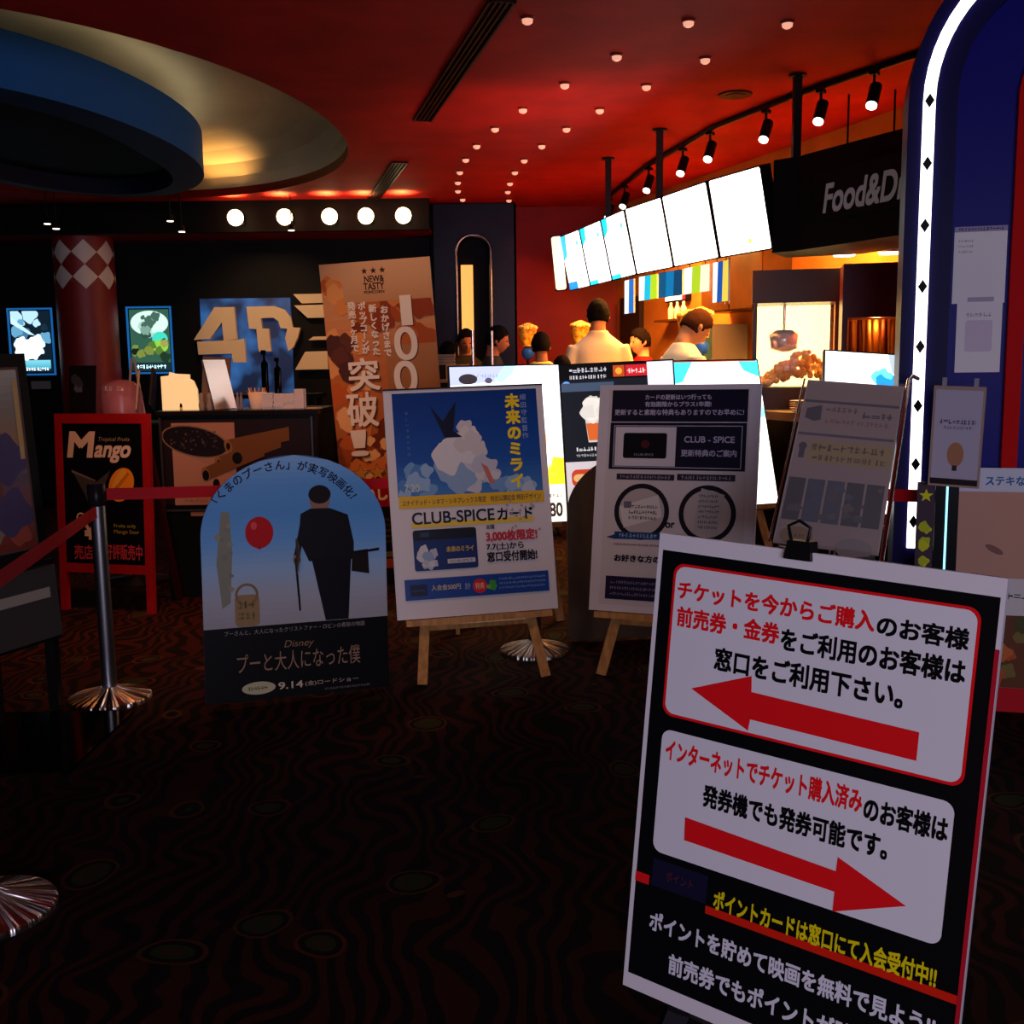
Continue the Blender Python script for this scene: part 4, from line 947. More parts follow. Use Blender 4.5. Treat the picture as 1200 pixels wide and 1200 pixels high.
# ---- backlit poster boards in front of the counter
LBH = .841
def lightbox(label, M, p, w=.594, leg_mt=WOOD, frame='1a1618', est=True):
    t = thing('light_board', label, 'light board', matrix=M, group='backlit poster boards')
    MB().box((-w / 2 - .008, 0, -.008), (w / 2 + .008, .03, LBH + .008), mat(frame, .4)).build('case', t); p.build('lit_sheet', t)
    easel('easel behind the front row carrying ' + label.split(' with ')[0], M @ Matrix.Translation((0, .02, 0)), w, LBH, 'easels of the backlit boards', leg_mt)
MA = board_mat((.003, 5.602, .516), 11.4, 9.5, .4)
p = Print(emit=2.6); p.rect(-.297, 0, .297, LBH, 'f2eee8'); p.grad(-.297, .2, .297, LBH, ['fff8e8', 'fffdf6', 'f4f6fa', 'dfe6f2'])
p.poly([(-.297, LBH), (-.297, .74), (-.05, .76), (.05, LBH)], '8e93b0'); p.poly([(.0, LBH), (-.06, .77), (-.02, .75), (.04, .80), (.06, LBH)], '8ec4e0')
p.ell(-.2, .775, .05, .028, '241e22'); p.poly([(-.16, .77), (-.13, .82), (-.15, .79), (-.18, .76)], '241e22'); p.ell(-.09, .765, .02, .016, '3c3a48'); p.dashes(120, -.13, .78, -.04, .80, '6a78a8')
p.poly([(.12, .2), (.2, .2), (.21, .47), (.11, .47)], 'f0a440'); p.poly([(.19, .2), (.297, .2), (.297, .34), (.24, .35)], 'e8c020'); p.blobs(7, (.22, .22, .28, .32), 5, (.015, .03), ['f0d848', 'd8b020']); p.ell(.18, .55, .02, .012, '30506c')
p.rect(-.297, 0, .297, .2, 'd0c4b4'); p.t += .0001; p.text('380', (.17, .03, .275, .10), '241a18', .02); p.dashes(121, .15, .13, .28, .15, '5a4c44')
lightbox('white backlit drink board with a black leaf mark', MA, p)
MBb = board_mat((.594, 5.495, .53), 2.1, 11.6, 2.0)
p = Print(emit=.9); p.clip = (-.297, 0, .297, LBH); p.rect(-.297, 0, .297, LBH, '1a1c24'); p.rect(-.297, .76, .297, LBH, '0c0a0c'); p.rect(-.02, .77, .04, .83, 'c8501c'); p.ell(.01, .80, .018, .018, 'f0b040'); p.rect(.045, .77, .16, .83, 'd42430'); p.dashes(130, .055, .785, .15, .81, 'f8d8d0')
p.rect(.16, .70, .297, LBH, 'f4f6fc'); p.dashes(131, -.25, .80, -.05, .825, 'c8c8d0'); p.dashes(132, -.25, .765, -.05, .785, 'c8c8d0'); p.ell(-.27, .74, .02, .016, '6aa8f0'); p.rect(-.297, .70, -.02, .745, '44546c')
p.poly([(-.17, .43), (-.02, .43), (.0, .64), (-.19, .64)], 'd8d4cc'); p.poly([(-.168, .44), (-.022, .44), (-.012, .53), (-.178, .53)], 'e06a30'); p.blobs(9, (-.17, .56, -.02, .67), 14, (.025, .045), ['e8e4dc', 'cfc8bc', 'f4f0e8']); p.dashes(133, -.24, .385, .0, .405, 'd8d8dc'); p.dashes(134, -.24, .355, -.1, .37, 'a8a8b0')
p.rect(-.297, .0, .297, .33, 'd8cfd4'); p.rr(-.27, .2, .1, .29, .03, 'c84428'); p.rr(-.26, .225, .08, .265, .02, 'e8b878'); p.blobs(10, (-.25, .05, .2, .18), 10, (.02, .05), ['d8a868', 'b86030', 'e8d8b0'])
lightbox('dark backlit snack board with an iced cup and hot dog', MBb, p)
MC = board_mat((1.231, 5.908, .556), 18.6, 17.3, .3)
p = Print(emit=2.8); p.rect(-.297, 0, .297, LBH, 'fbfaf4'); p.poly([(-.297, LBH), (-.297, .70), (-.2, .72), (-.12, LBH)], '34b4d0'); p.poly([(.297, LBH), (.297, .74), (.2, .78), (.17, LBH)], '38bcd8'); p.poly([(-.297, .5), (.297, .5), (.297, .56), (-.297, .62)], '7fd0e4'); p.rect(-.29, .835, .29, LBH, '8a4030')
lightbox('white backlit board with cyan corners behind the renewal poster', MC, p)
MD = board_mat((1.72, 5.12, .62), -3, 24, -5)
p = Print(emit=2.6); p.clip = (-.21, 0, .21, LBH); p.rect(-.21, 0, .21, LBH, 'fbf8f6'); p.blobs(14, (.05, .66, .14, .74), 10, (.02, .04), ['28a4dc', '1c7cc0', '58c0e8']); p.poly([(.2, LBH), (.2, .70), (.12, .74), (.1, LBH)], '8a9aa0'); p.blobs(15, (-.15, .2, .15, .6), 10, (.03, .06), ['68c8e8', 'f0d868', 'e8f0f4'])
lightbox('white backlit board with blue splashes above the film list holder', MD, p, .42)

# ================================================================ STANCHIONS
BELT = mat('b0101a', .55)
STEEL = bpy.data.materials.new('radial_brushed_steel'); STEEL.use_nodes = True
nt = STEEL.node_tree; b = nt.nodes['Principled BSDF']; b.inputs['Base Color'].default_value = (.62, .58, .52, 1); b.inputs['Metallic'].default_value = 1; b.inputs['Roughness'].default_value = .28; b.inputs['Anisotropic'].default_value = .9; b.inputs['Anisotropic Rotation'].default_value = .25
N = nt.nodes.new; LK = nt.links.new                        # radial brushing in the polished base
tc = N('ShaderNodeTexCoord'); sp = N('ShaderNodeSeparateXYZ'); LK(tc.outputs['Object'], sp.inputs[0])
at = N('ShaderNodeMath'); at.operation = 'ARCTAN2'; LK(sp.outputs['Y'], at.inputs[0]); LK(sp.outputs['X'], at.inputs[1])
nz = N('ShaderNodeTexNoise'); nz.noise_dimensions = '1D'; nz.inputs['Scale'].default_value = 3.2; nz.inputs['Detail'].default_value = 1.5; LK(at.outputs[0], nz.inputs['W'])
bp = N('ShaderNodeBump'); bp.inputs['Strength'].default_value = 1.0; bp.inputs['Distance'].default_value = .05; LK(nz.outputs['Fac'], bp.inputs['Height']); LK(bp.outputs['Normal'], b.inputs['Normal'])
tg = nt.nodes.new('ShaderNodeTangent'); tg.direction_type = 'RADIAL'; tg.axis = 'Z'; nt.links.new(tg.outputs[0], b.inputs['Tangent'])
def stanchion(label, x, y, to=None, zt=.9, sag=.01, zb=None, R=.165):
    t = thing('queue_stanchion', label, 'stanchion', (x, y, 0), 0, 'queue posts with red belts')
    MB().lathe([(R, 0), (R, .014), (R * .97, .02), (.05, .05), (.032, .06)], STEEL, 64).build('base', t)
    MB().lathe([(.03, .055), (.03, zt - .09)], mat('9a989a', .34, 1.0), 24).build('pole', t)
    MB().lathe([(.034, zt - .09), (.036, zt - .085), (.036, zt - .005), (.03, zt)], mat('1a1618', .3), 24).build('head', t)
    if to:
        dx, dy = to[0] - x, to[1] - y; d = Vector((dx, dy, 0)); L = d.length; d.normalize(); n_ = Vector((-d.y, d.x, 0)) * .001
        zb = zb if zb is not None else zt - .045; ze = to[2] if len(to) > 2 else zb
        A = []; Bq = []
        for i in range(17):
            f = i / 16; s = .037 + (L - .074) * f; z = zb + (ze - zb) * f - sag * 4 * f * (1 - f)
            A.append((d.x * s, d.y * s, z - .024)); Bq.append((d.x * s, d.y * s, z + .024))
        mb = MB(); off = lambda P, k: [tuple(Vector(q) + n_ * k) for q in P]
        mb.strip(off(A, 1), off(Bq, 1), BELT, True); mb.strip(off(Bq, -1), off(A, -1), BELT, True); mb.strip(off(Bq, 1), off(Bq, -1), BELT); mb.strip(off(A, -1), off(A, 1), BELT)
        mb.build('belt', t)
    return t
stanchion('near steel stanchion cut by the frame edge, red belt going back', -1.335, 2.53, (-1.672, 4.27), .9, .0, .79)
stanchion('steel stanchion by the mango chalkboard where two red belts meet', -1.672, 4.27, (.10, 4.93), .9, .015)
stanchion('steel stanchion behind the CLUB-SPICE easel, only its round base in view', .10, 4.93)
st = stanchion('steel stanchion behind the tilted film list holder with a dark red belt', 1.2, 4.35, (1.64, 3.975), .9, .01, .84)
MB().box((.395, -.375, .80), (.43, -.34, .88), mat('1a1618', .3)).build('belt_clip', st)

# ================================================================ BACK WALL FITTINGS
def lit_poster(label, x, y, z, w, h, rz, draw, e=1.4):
    t = thing('poster_case', label, 'poster case', (x, y, z), rz, 'lit film posters on the back wall')
    mb = MB().box((-w / 2 - .03, 0, -.03), (w / 2 + .03, .06, h + .03), mat('10203a', .3)); mb.build('case', t)
    mb = MB(); B_ = mat('1c6ab4', emit=.7)
    for q in ((-w / 2 - .03, -.03, w / 2 + .03, -.012), (-w / 2 - .03, h + .012, w / 2 + .03, h + .03), (-w / 2 - .03, -.012, -w / 2 - .012, h + .012), (w / 2 + .012, -.012, w / 2 + .03, h + .012)): mb.box((q[0], -.012, q[1]), (q[2], -.0005, q[3]), B_)
    mb.build('lit_edge', t)
    p = Print(emit=e); p.clip = (-w / 2, 0, w / 2, h); draw(p, w, h); p.build('lit_sheet', t)
def dA(p, w, h):
    p.rect(-w / 2, 0, w / 2, h, '0c1a26'); p.blobs(21, (-w * .4, h * .55, w * .4, h * .95), 9, (.03, .08), ['5a94b4', 'a8d0e0', '142838', '3a6a88']); p.ell(-w * .08, h * .38, w * .34, h * .16, 'f4fafa'); p.blobs(22, (-w * .3, h * .3, w * .2, h * .5), 8, (.04, .08), ['f0f8fa', 'd8ecf2']); p.poly([(-w / 2, h * .9), (w * .1, h * .6), (-w * .05, h * .62), (-w / 2, h * .8)], 'b8d8e4'); p.grad(-w / 2, h * .06, w * .45, h * .2, ['3a9ab0', '78c4d4']); p.dashes(23, -w * .4, h * .03, w * .4, h * .08, 'e8f4f8')
def dB(p, w, h):
    p.rect(-w / 2, 0, w / 2, h, '2a5040'); p.ell(0, h * .78, w * .48, h * .2, 'bcd8d0'); p.blobs(31, (-w * .25, h * .55, w * .25, h * .9), 14, (.02, .06), ['3a5a50', '6a9080', '24443c', '9abcb0']); p.ell(w * .25, h * .52, w * .2, h * .12, '3ac0a8'); p.ell(w * .25, h * .4, w * .2, h * .1, '7ab83c'); p.blobs(32, (-w * .45, h * .15, w * .4, h * .5), 16, (.02, .06), ['1a3020', '4a6a2c', '6a7a34', '0e1c16', '8a8a44']); p.rect(-w / 2, 0, w / 2, h * .14, '15262c'); p.dashes(33, -w * .38, h * .04, w * .4, h * .1, 'c8f0f4')
lit_poster('lit film poster with a white glow, left of the checkered column', -4.88, 11.035, 1.34, .40, .62, 0, dA)
lit_poster('green lit film poster on the wall right of the checkered column', -3.67, 11.035, 1.34, .40, .62, 0, dB)
t = thing('wall_plate', 'small pale caption plate under the left lit poster', 'plate', (-4.84, 11.095, 1.17)); MB().box((-.1, -.01, 0), (.1, 0, .08), mat('8a8478', .5)).build('plate', t)
# screen logo: white 4DX letters over a blue lit panel
t = thing('logo_sign', 'large white 4DX letters over a blue lit wall panel', 'sign', (-2.55, 11.0, 0))
def bluepanel():
    mt = bpy.data.materials.new('uneven_blue_backlight'); mt.use_nodes = True; nt = mt.node_tree; b = nt.nodes['Principled BSDF']
    tc = nt.nodes.new('ShaderNodeTexCoord'); nz = nt.nodes.new('ShaderNodeTexNoise'); nz.inputs['Scale'].default_value = 3.5; nz.inputs['Detail'].default_value = 2
    cr = nt.nodes.new('ShaderNodeValToRGB'); cr.color_ramp.elements[0].position = .42; cr.color_ramp.elements[1].position = .7
    cr.color_ramp.elements[0].color = (*lin('0a1c40'), 1); cr.color_ramp.elements[1].color = (*lin('3f86d8'), 1)
    nt.links.new(tc.outputs['Object'], nz.inputs['Vector']); nt.links.new(nz.outputs['Fac'], cr.inputs['Fac']); nt.links.new(cr.outputs['Color'], b.inputs['Emission Color']); b.inputs['Emission Strength'].default_value = .55; b.inputs['Base Color'].default_value = (*lin('10284c'), 1)
    return mt
MB().box((-.6, .05, .9), (.32, .09, 2.06), bluepanel()).build('blue_panel', t)
LW = mat('d8c4a0', .45)
def LP(x, y): return ((230 + x / 7.059 - 600) / 1250 * 11.0 * 1.0 + 2.55 + .0, 1.35 + (432.5 - (330 + y / 7.06)) / 1250 * 11.0 * 1.0)
def letter(name, polys):
    for P in polys: MB().prism([LP(*q) for q in P], -.01, .049, LW).build(name, t)
letter('letter', [[(215, 225), (375, 225), (385, 485), (278, 495), (270, 345), (165, 480), (35, 485)], [(60, 500), (385, 490), (445, 480), (452, 672), (345, 672), (340, 600), (65, 605)]])
letter('letter', [[(475, 225), (700, 222), (780, 250), (830, 310), (845, 395), (905, 398), (880, 480), (840, 560), (800, 585), (780, 480), (800, 405), (745, 400), (730, 345), (690, 315), (590, 318), (595, 400), (650, 402), (660, 585), (560, 588), (548, 405), (490, 402)]])
letter('letter_stroke', [[(860, 130), (1120, 128), (1120, 200), (925, 203)], [(865, 220), (1120, 215), (1120, 318), (968, 320)], [(970, 498), (1010, 472), (1120, 470), (1120, 498)], [(850, 738), (940, 592), (1120, 590), (1120, 736)]])

# ================================================================ MANGO CHALKBOARD
M7 = board_mat((-2.295, 5.895, .0), -14.5, 3, 0)
t = thing('chalkboard_sign', 'red framed chalkboard stand advertising mango beside the black kiosk', 'sign', matrix=M7)
RF = noisy('red_stained_frame', '9a1014', 'ab1518', 5, .5)
mb = MB().box((-.3, 0, 1.06), (.3, .03, 1.115), RF).box((-.3, 0, .22), (.3, .03, .27), RF).box((-.3, 0, .27), (-.255, .03, 1.06), RF).box((.255, 0, .27), (.3, .03, 1.06), RF); mb.build('frame', t)
for sx in (-1, 1): MB().box((sx * .278 - .022, .0, 0), (sx * .278 + .022, .03, .22), RF).build('leg', t)
for sx in (-1, 1): MB().bar((sx * .24, .05, 1.05), (sx * .24, .36, .03), .03, .03, mat('3a0c0c', .5), (1, 0, 0)).build('rear_leg', t)
MB().box((-.255, .006, .27), (.255, .02, 1.06), mat('0d0c0c', .35)).build('slate', t)
p = Print(rough=.5); CH = 'f0d4ae'
p.text('M', (-.22, .875, -.07, 1.01), CH, .022, .02); p.text('ango', (-.06, .845, .16, .935), CH, .02, .025); p.text('Tropical Fruits', (-.03, .955, .17, .985), 'a89878', .0, .01)
p.ell(.115, .72, .075, .1, 'ff9c1c', rot=-.5); p.ell(.10, .735, .03, .08, 'ffb838', rot=-.5); p.poly([(.05, .68), (.155, .79), (.17, .78), (.065, .66)], 'e07a14')
p.poly([(-.20, .80), (-.05, .73), (.05, .80), (.02, .74), (-.02, .60), (-.08, .56), (-.12, .66)], '4a4640'); p.poly([(-.2, .8), (-.05, .745), (-.05, .735), (-.2, .785)], '7a7468')
p.text('Fruits only', (.06, .475, .2, .50), 'a8a43c'); p.text('Mango Sour', (.06, .44, .22, .468), 'b09a30')
p.text('¥', (-.13, .41, -.06, .50), CH, .02); p.ring(-.15, .53, .02, .03, CH)
p.rect(-.24, .285, .24, .385, '100c0c'); p.text('売店', (-.2, .295, -.08, .375), 'c83c44', .01); p.text('好評販売中', (.0, .3, .235, .385), 'c83c44', .01)
q = p.build('chalk_lettering', t); q.location = (0, .0055, 0)
# side table with the pink dome behind it
t = thing('side_table', 'dark round table behind the mango chalkboard', 'table', (-2.42, 6.75, 0)); MB().lathe([(.28, 1.0), (.3, 1.005), (.3, 1.02), (.28, 1.025)], BLACK, 32).build('table_top', t); MB().lathe([(.2, 0), (.2, .02), (.03, .04), (.03, 1.0)], BLACK, 24).build('pedestal', t)
t = thing('cotton_candy_dome', 'cloudy pink plastic dome standing behind the mango chalkboard', 'dome', (-2.42, 6.68, 1.0255)); prof = [(.125, 0), (.125, .17), (.115, .215), (.09, .245), (.05, .262), (.015, .268)]
MB().lathe(prof, mat('d88a92', .25, 0, 0, .5, None, 0, None, .55), 32).build('dome', t); MB().ball((0, 0, .09), (.09, .09, .08), mat('e8a8a0', .8), 16, 10).build('candy', t); p = Print(); p.dashes(140, -.06, .2, .06, .23, 'd8c0bc'); q = p.build('lettering', t); q.location = (0, -.116, 0)
t = thing('acrylic_sign', 'dark acrylic table sign left of the pink dome', 'sign', matrix=board_mat((-2.64, 6.58, 1.0255), -10, 8, 0)); MB().box((-.09, 0, 0), (.09, .006, .36), mat('1c1616', .15)).build('panel', t); p = Print(); p.blobs(141, (-.05, .18, .05, .3), 4, (.02, .04), ['5a5a60', '403a3c']); p.build('print', t)
t = thing('mini_easel', 'small white table easel rising behind the pink dome', 'easel', (-2.40, 6.86, 1.0255))
for sx in (-1, 1): MB().tube([(sx * .06, 0, 0), (sx * .008, 0, .40)], .008, mat('b8a898', .5), 8).build('leg', t)

# ================================================================ BLACK KIOSK
t = thing('kiosk', 'black snack kiosk with a churro photo on its front', 'kiosk', (-1.60, 6.26, 0))
MB().box((-.45, 0, 0), (.46, .6, 1.085), mat('100d0c', .35)).build('body', t); MB().box((-.47, -.02, 1.085), (.48, .62, 1.11), mat('1a1614', .25)).build('worktop', t)
for q in ((-.458, .3, -.445, 1.07), (.43, 0, .44, 1.07), (-.445, .52, -.14, .53)): MB().box((q[0], -.012, q[1]), (q[2], -.0005, q[3]), mat('5a544e', .3, .6)).build('metal_trim', t)
p = Print(rough=.5); p.rect(-.44, .56, .42, 1.06, '241510'); p.rect(-.39, .555, -.02, 1.04, 'b5805c'); p.poly([(-.39, .56), (-.39, .88), (-.2, .80), (-.02, .72), (-.02, .56)], 'c08862')
p.ell(-.255, .93, .2, .09, '8a6a48', rot=-.22); p.ell(-.255, .93, .19, .082, '1c1210', rot=-.22); p.blobs(150, (-.40, .88, -.12, .99), 40, (.004, .008), ['4a3428', '3a2820', '5c4432'])
for a, b in (((-.06, .90), (.3, .97)), ((-.12, .80), (.25, .93)), ((-.2, .74), (.15, .88))):
    p.poly([(a[0], a[1] - .04), (b[0], b[1] - .04), (b[0], b[1] + .04), (a[0], a[1] + .04)], '7a4c20'); p.ell(a[0], a[1], .022, .04, '9a6830', rot=.3); p.ell(a[0], a[1], .012, .022, '1a100c')
p.ell(-.01, .83, .03, .035, '140c0a'); p.ell(-.14, .68, .02, .03, '140c0a'); p.ell(-.2, .73, .02, .03, '140c0a'); p.text('あつあつチュロス', (-.33, .575, -.2, .59), '6a4a3a')
p.rect(-.30, .49, -.14, .515, 'a8744c'); p.build('front_print', t)
KZ = 1.1105
def onk(name, label, cat, px, dy=.25, rz=0.0, group=None):
    return thing(name, label, cat, ((px - 600) / 1250 * (6.26 + dy), 6.26 + dy, KZ), rz, group)
t = onk('picture_frame', 'dark framed card leaning at the kiosk end near the chalkboard', 'frame', 181, .3, .2); MB().bar((0, 0, .0), (.02, .08, .23), .17, .012, mat('1a1614', .4), (1, 0, 0)).build('panel', t); MB().bar((-.088, -.006, 0), (-.068, .075, .235), .012, .016, mat('8a8478', .4, .5)).build('metal_edge', t); MB().bar((.1, .03, 0), (.115, .09, .21), .02, .016, mat('a0703c', .5)).build('wooden_edge', t)
t = onk('paper_castle', 'cream cut-out card standing on the kiosk beside the photo frame', 'card', 215, .12)
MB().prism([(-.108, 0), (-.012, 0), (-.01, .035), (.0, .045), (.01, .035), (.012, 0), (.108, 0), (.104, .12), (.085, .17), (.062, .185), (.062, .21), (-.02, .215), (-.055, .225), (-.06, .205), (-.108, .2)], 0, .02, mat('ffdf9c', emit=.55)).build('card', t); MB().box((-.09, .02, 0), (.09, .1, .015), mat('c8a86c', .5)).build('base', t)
t = onk('photo_frame', 'tilted photo card of red food on the kiosk', 'frame', 256, .3, .0)
M8 = board_mat((0, 0, .005), 0, 8, -3); MB().box((-.09, 0, 0), (.08, .008, .31), mat('5a4a40', .5)).build('card', t, M8)
p = Print(); p.rect(-.09, 0, .08, .31, '6a5648'); p.blobs(160, (-.06, .1, .06, .28), 12, (.02, .035), ['8a2a1c', 'a04a30', '54382c', '7a4434']); q = p.build('print', t); q.matrix_local = M8
t = onk('photo_frame', 'silver edged frame seen side-on in the middle of the kiosk', 'frame', 268, .15, 1.15); M9 = board_mat((0, 0, .004), 0, 14, 0)
MB().box((-.1, 0, 0), (.1, .014, .30), mat('b4aca4', .25, .8)).build('edge', t, M9); MB().box((-.09, .015, .01), (.09, .022, .29), mat('6a4a2c', .5)).build('back', t, M9); MB().tube([(0, .06, .2), (0, .17, 0)], .005, mat('6a6258', .4), 6).build('prop', t)
for i, (px, dy, lab) in enumerate(((240, .1, 'nearest the cream card'), (249, .08, 'beside the silver frame'))):
    o = MB().lathe([(.016, 0), (.02, .03), (.012, .06), (.017, .085), (.01, .1)], mat('9a8a74', .4), 14).build('figurine'); o.location = ((px - 600) / 1250 * (6.26 + dy), 6.26 + dy, KZ); tag(o, 'small pale ornament on the kiosk, ' + lab, 'ornament', 'ornaments on the kiosk')
for px, lab in ((282, 'left of the two slim bottles'), (286, 'right of the two slim bottles')):
    o = MB().lathe([(.009, 0), (.009, .07), (.005, .08), (.005, .1)], mat('8a8078', .3), 12).build('slim_bottle'); o.location = ((px - 600) / 1250 * 6.46, 6.46, KZ); tag(o, 'slim grey bottle on the kiosk worktop, ' + lab, 'bottle', 'slim bottles on the kiosk')
t = onk('straw_cup', 'pale cup full of orange tipped straws on the kiosk', 'cup', 305, .2); MB().lathe([(.04, 0), (.055, .1), (.05, .098)], mat('e6d4b4', .5), 20).build('cup', t)
for k in range(12):
    a = k * .52; MB().tube([(.03 * math.cos(a), .03 * math.sin(a), .02), (.05 * math.cos(a), .05 * math.sin(a), .125)], .004, mat(('d8842c', 'f0dca8')[k % 2], .5), 6).build('straw', t)
for px, hh, lab in ((318, .095, 'touching the straw cup'), (331, .09, 'middle of the row'), (343, .09, 'next to the tall stack')):
    t = onk('napkin_stack', 'low stack of white paper napkins, ' + lab, 'napkins', px, .2, .05, 'napkin stacks on the kiosk'); rnd = random.Random(px)
    mb = MB()
    for k in range(9): r_ = rnd.uniform(-.003, .003); mb.box((-.032 + r_, -.04 + r_, hh / 9 * k), (.032 + r_, .04 + r_, hh / 9 * (k + .9)), mat('e4dccc', .8))
    mb.build('napkins', t)
t = onk('napkin_stack', 'tallest white napkin stack at the end of the kiosk', 'napkins', 355, .2, .0, 'napkin stacks on the kiosk'); MB().box((-.028, -.04, 0), (.028, .04, .115), mat('d8d0c4', .8)).build('napkins', t)
o = MB().box((-.04, -.03, 0), (.04, .03, .004), mat('d8c4a0', .6)).build('leaflet'); o.location = (-1.175, 6.4, KZ); o.rotation_euler = (0, 0, -.5); tag(o, 'folded cream leaflet at the end of the kiosk worktop', 'leaflet')
# rear condiment table between kiosk and the logo wall
t = thing('condiment_table', 'tall dark table with bottles before the blue logo panel', 'table', (-2.05, 8.3, 0))
MB().box((-.55, 0, 1.12), (.55, .45, 1.15), BLACK).build('table_top', t)
for sx in (-.5, .5):
    for sy in (.04, .41): MB().box((sx - .02, sy - .02, 0), (sx + .02, sy + .02, 1.12), BLACK).build('leg', t)
for i, (x, hh, lab) in enumerate(((-1.92, .34, 'taller of the pair'), (-1.82, .28, 'shorter of the pair'))):
    t = thing('sauce_bottle', 'black pump bottle silhouetted on the blue logo panel, ' + lab, 'bottle', (x, 8.42, 1.1505), 0, 'pump bottles on the tall table'); MB().lathe([(.028, 0), (.028, hh * .7), (.01, hh * .78), (.01, hh * .9)], GLOSSBLACK, 16).build('bottle', t); MB().box((-.012, -.05, hh * .9), (.012, .012, hh), GLOSSBLACK).build('pump', t)
t = thing('tray', 'pale metal tray on the tall dark table', 'tray', (-1.95, 8.2, 1.1505)); MB().box((-.1, .0, 0), (.06, .14, .03), mat('a89c8c', .3, .6)).build('tray', t)

# ================================================================ LARGE POSTER STAND AT THE LEFT EDGE
t = thing('poster_stand', 'black poster stand with brochure pocket at the left frame edge', 'poster stand', (-1.95, 4.02, 0), 0)
ry = math.radians(50); dirv = Vector((math.cos(ry), math.sin(ry), 0))
for q in ((-.04, -.06), (.11, .12)): MB().box((q[0] - .02, q[1] - .02, .013), (q[0] + .02, q[1] + .02, .62), BLACK).build('leg', t)
MB().prism([(-.45, 0), (.44, 0), (.44, .012), (-.45, .012)], -.55, .07, mat('050506', .08)).build('foot_plate', t)
MP_ = board_mat((.12, .13, .62), 64, 2, 1.5)
MB().box((-.62, 0, 0), (0, .04, .80), BLACK).build('frame', t, MP_)
p = Print(rough=.35); p.clip = (-.57, .06, -.05, .74); p.rect(-.58, .05, -.04, .75, '5a4238'); p.grad(-.57, .06, -.05, .74, ['7a2c20', '8a4c3a', '5e525c', '9a744e', '8a8070', 'b0a898']); p.blobs(170, (-.5, .1, -.1, .62), 22, (.04, .1), ['a04c3a', '4c4460', '9a7840', 'b0825e', '70403a', '8a7866']); p.rect(-.075, .40, -.055, .70, 'c09a60')
q = p.build('printed_sheet', t); q.matrix_local = MP_
mb = MB().box((-.5, -.05, -.30), (-.02, -.02, -.02), mat('3c3834', .3)); mb.box((-.3, -.056, -.14), (-.06, -.051, -.10), mat('9a9080', .4)); mb.build('brochure_pocket', t, MP_)
MB().box((-.5, -.019, -.32), (.0, -.012, -.0), BLACK).build('pocket_back', t, MP_)

# ================================================================ SHELF AND BOX BEFORE THE ARCHWAY
t = thing('display_shelf', 'slim metal display shelf between popcorn banner and lit drink board', 'shelf', (-.45, 7.2, 0))
for x in (-.13, .16):
    MB().tube([(x, 0, 0), (x, 0, 1.62 if x < 0 else 1.3)], .012, mat('9a9a9c', .25, 1), 10).build('post', t)
for z in (.7, 1.0, 1.24): MB().box((-.13, .0, z), (.2, .3, z + .02), mat('c09a68', .5)).build('shelf_board', t)
t = thing('carton', 'orange lit cardboard carton on the metal display shelf', 'box', (-.36, 7.3, 1.2605)); MB().box((-.075, 0, 0), (.075, .15, .1), mat('e0a050', .6)).build('box', t); MB().box((-.02, -.0008, 0), (.02, -.0003, .1), mat('b88444')).build('tape', t)
t = thing('tray_stack', 'grey trays on a stand beside the far customers', 'trays', (-.62, 8.6, 0)); MB().box((-.2, 0, 0), (.2, .3, 1.36), mat('1a1616', .4)).build('stand', t); mb = MB()
for k in range(4): mb.box((-.17, .03, 1.361 + .022 * k), (.17, .27, 1.361 + .022 * k + .016), mat('8a8272', .4))
mb.build('trays', t)
for k, x in enumerate((-.085, .06)):
    o = MB().tube([(0, 0, 0), (0, 0, 1.62)], .013, CHROME, 10).lathe([(.12, 0), (.12, .015)], CHROME, 24).build('queue_pole'); o.location = (x * 1.0 - .2, 8.3 + .2 * k, 0); tag(o, ('slim chrome pole left of the boy in dark grey', 'slim chrome pole right of the boy in dark grey')[k], 'pole', 'slim chrome poles at the counter')

# ================================================================ PEOPLE
def bake(o, mods):
    for kind, kw in mods:
        m_ = o.modifiers.new(kind, kind)
        for k, v in kw.items(): setattr(m_, k, v)
    dg = bpy.context.evaluated_depsgraph_get(); me = bpy.data.meshes.new_from_object(o.evaluated_get(dg)); o.modifiers.clear(); o.data = me
    me.polygons.foreach_set('use_smooth', [True] * len(me.polygons))
def loft(mb, secs, mt, n=16, cap=True):         # secs: (centre, rx, ry, axis direction)
    vs = []
    for i, (c, rx, ry) in enumerate(secs):
        c = Vector(c); d = (Vector(secs[min(i + 1, len(secs) - 1)][0]) - Vector(secs[max(i - 1, 0)][0])).normalized()
        sx = Vector((1, 0, 0)) - d * d.x
        if sx.length < .2: sx = Vector((0, 0, 1)) - d * d.z
        sx.normalize(); sy = d.cross(sx)
        vs += [c + sx * (rx * math.cos(2 * PI * k / n)) + sy * (ry * math.sin(2 * PI * k / n)) for k in range(n)]
    fs = [(i * n + k, i * n + (k + 1) % n, (i + 1) * n + (k + 1) % n, (i + 1) * n + k) for i in range(len(secs) - 1) for k in range(n)]
    fs += [tuple(range(n))[::-1], tuple(range(len(vs) - n, len(vs)))]
    mb.add(vs, fs, mt, True)
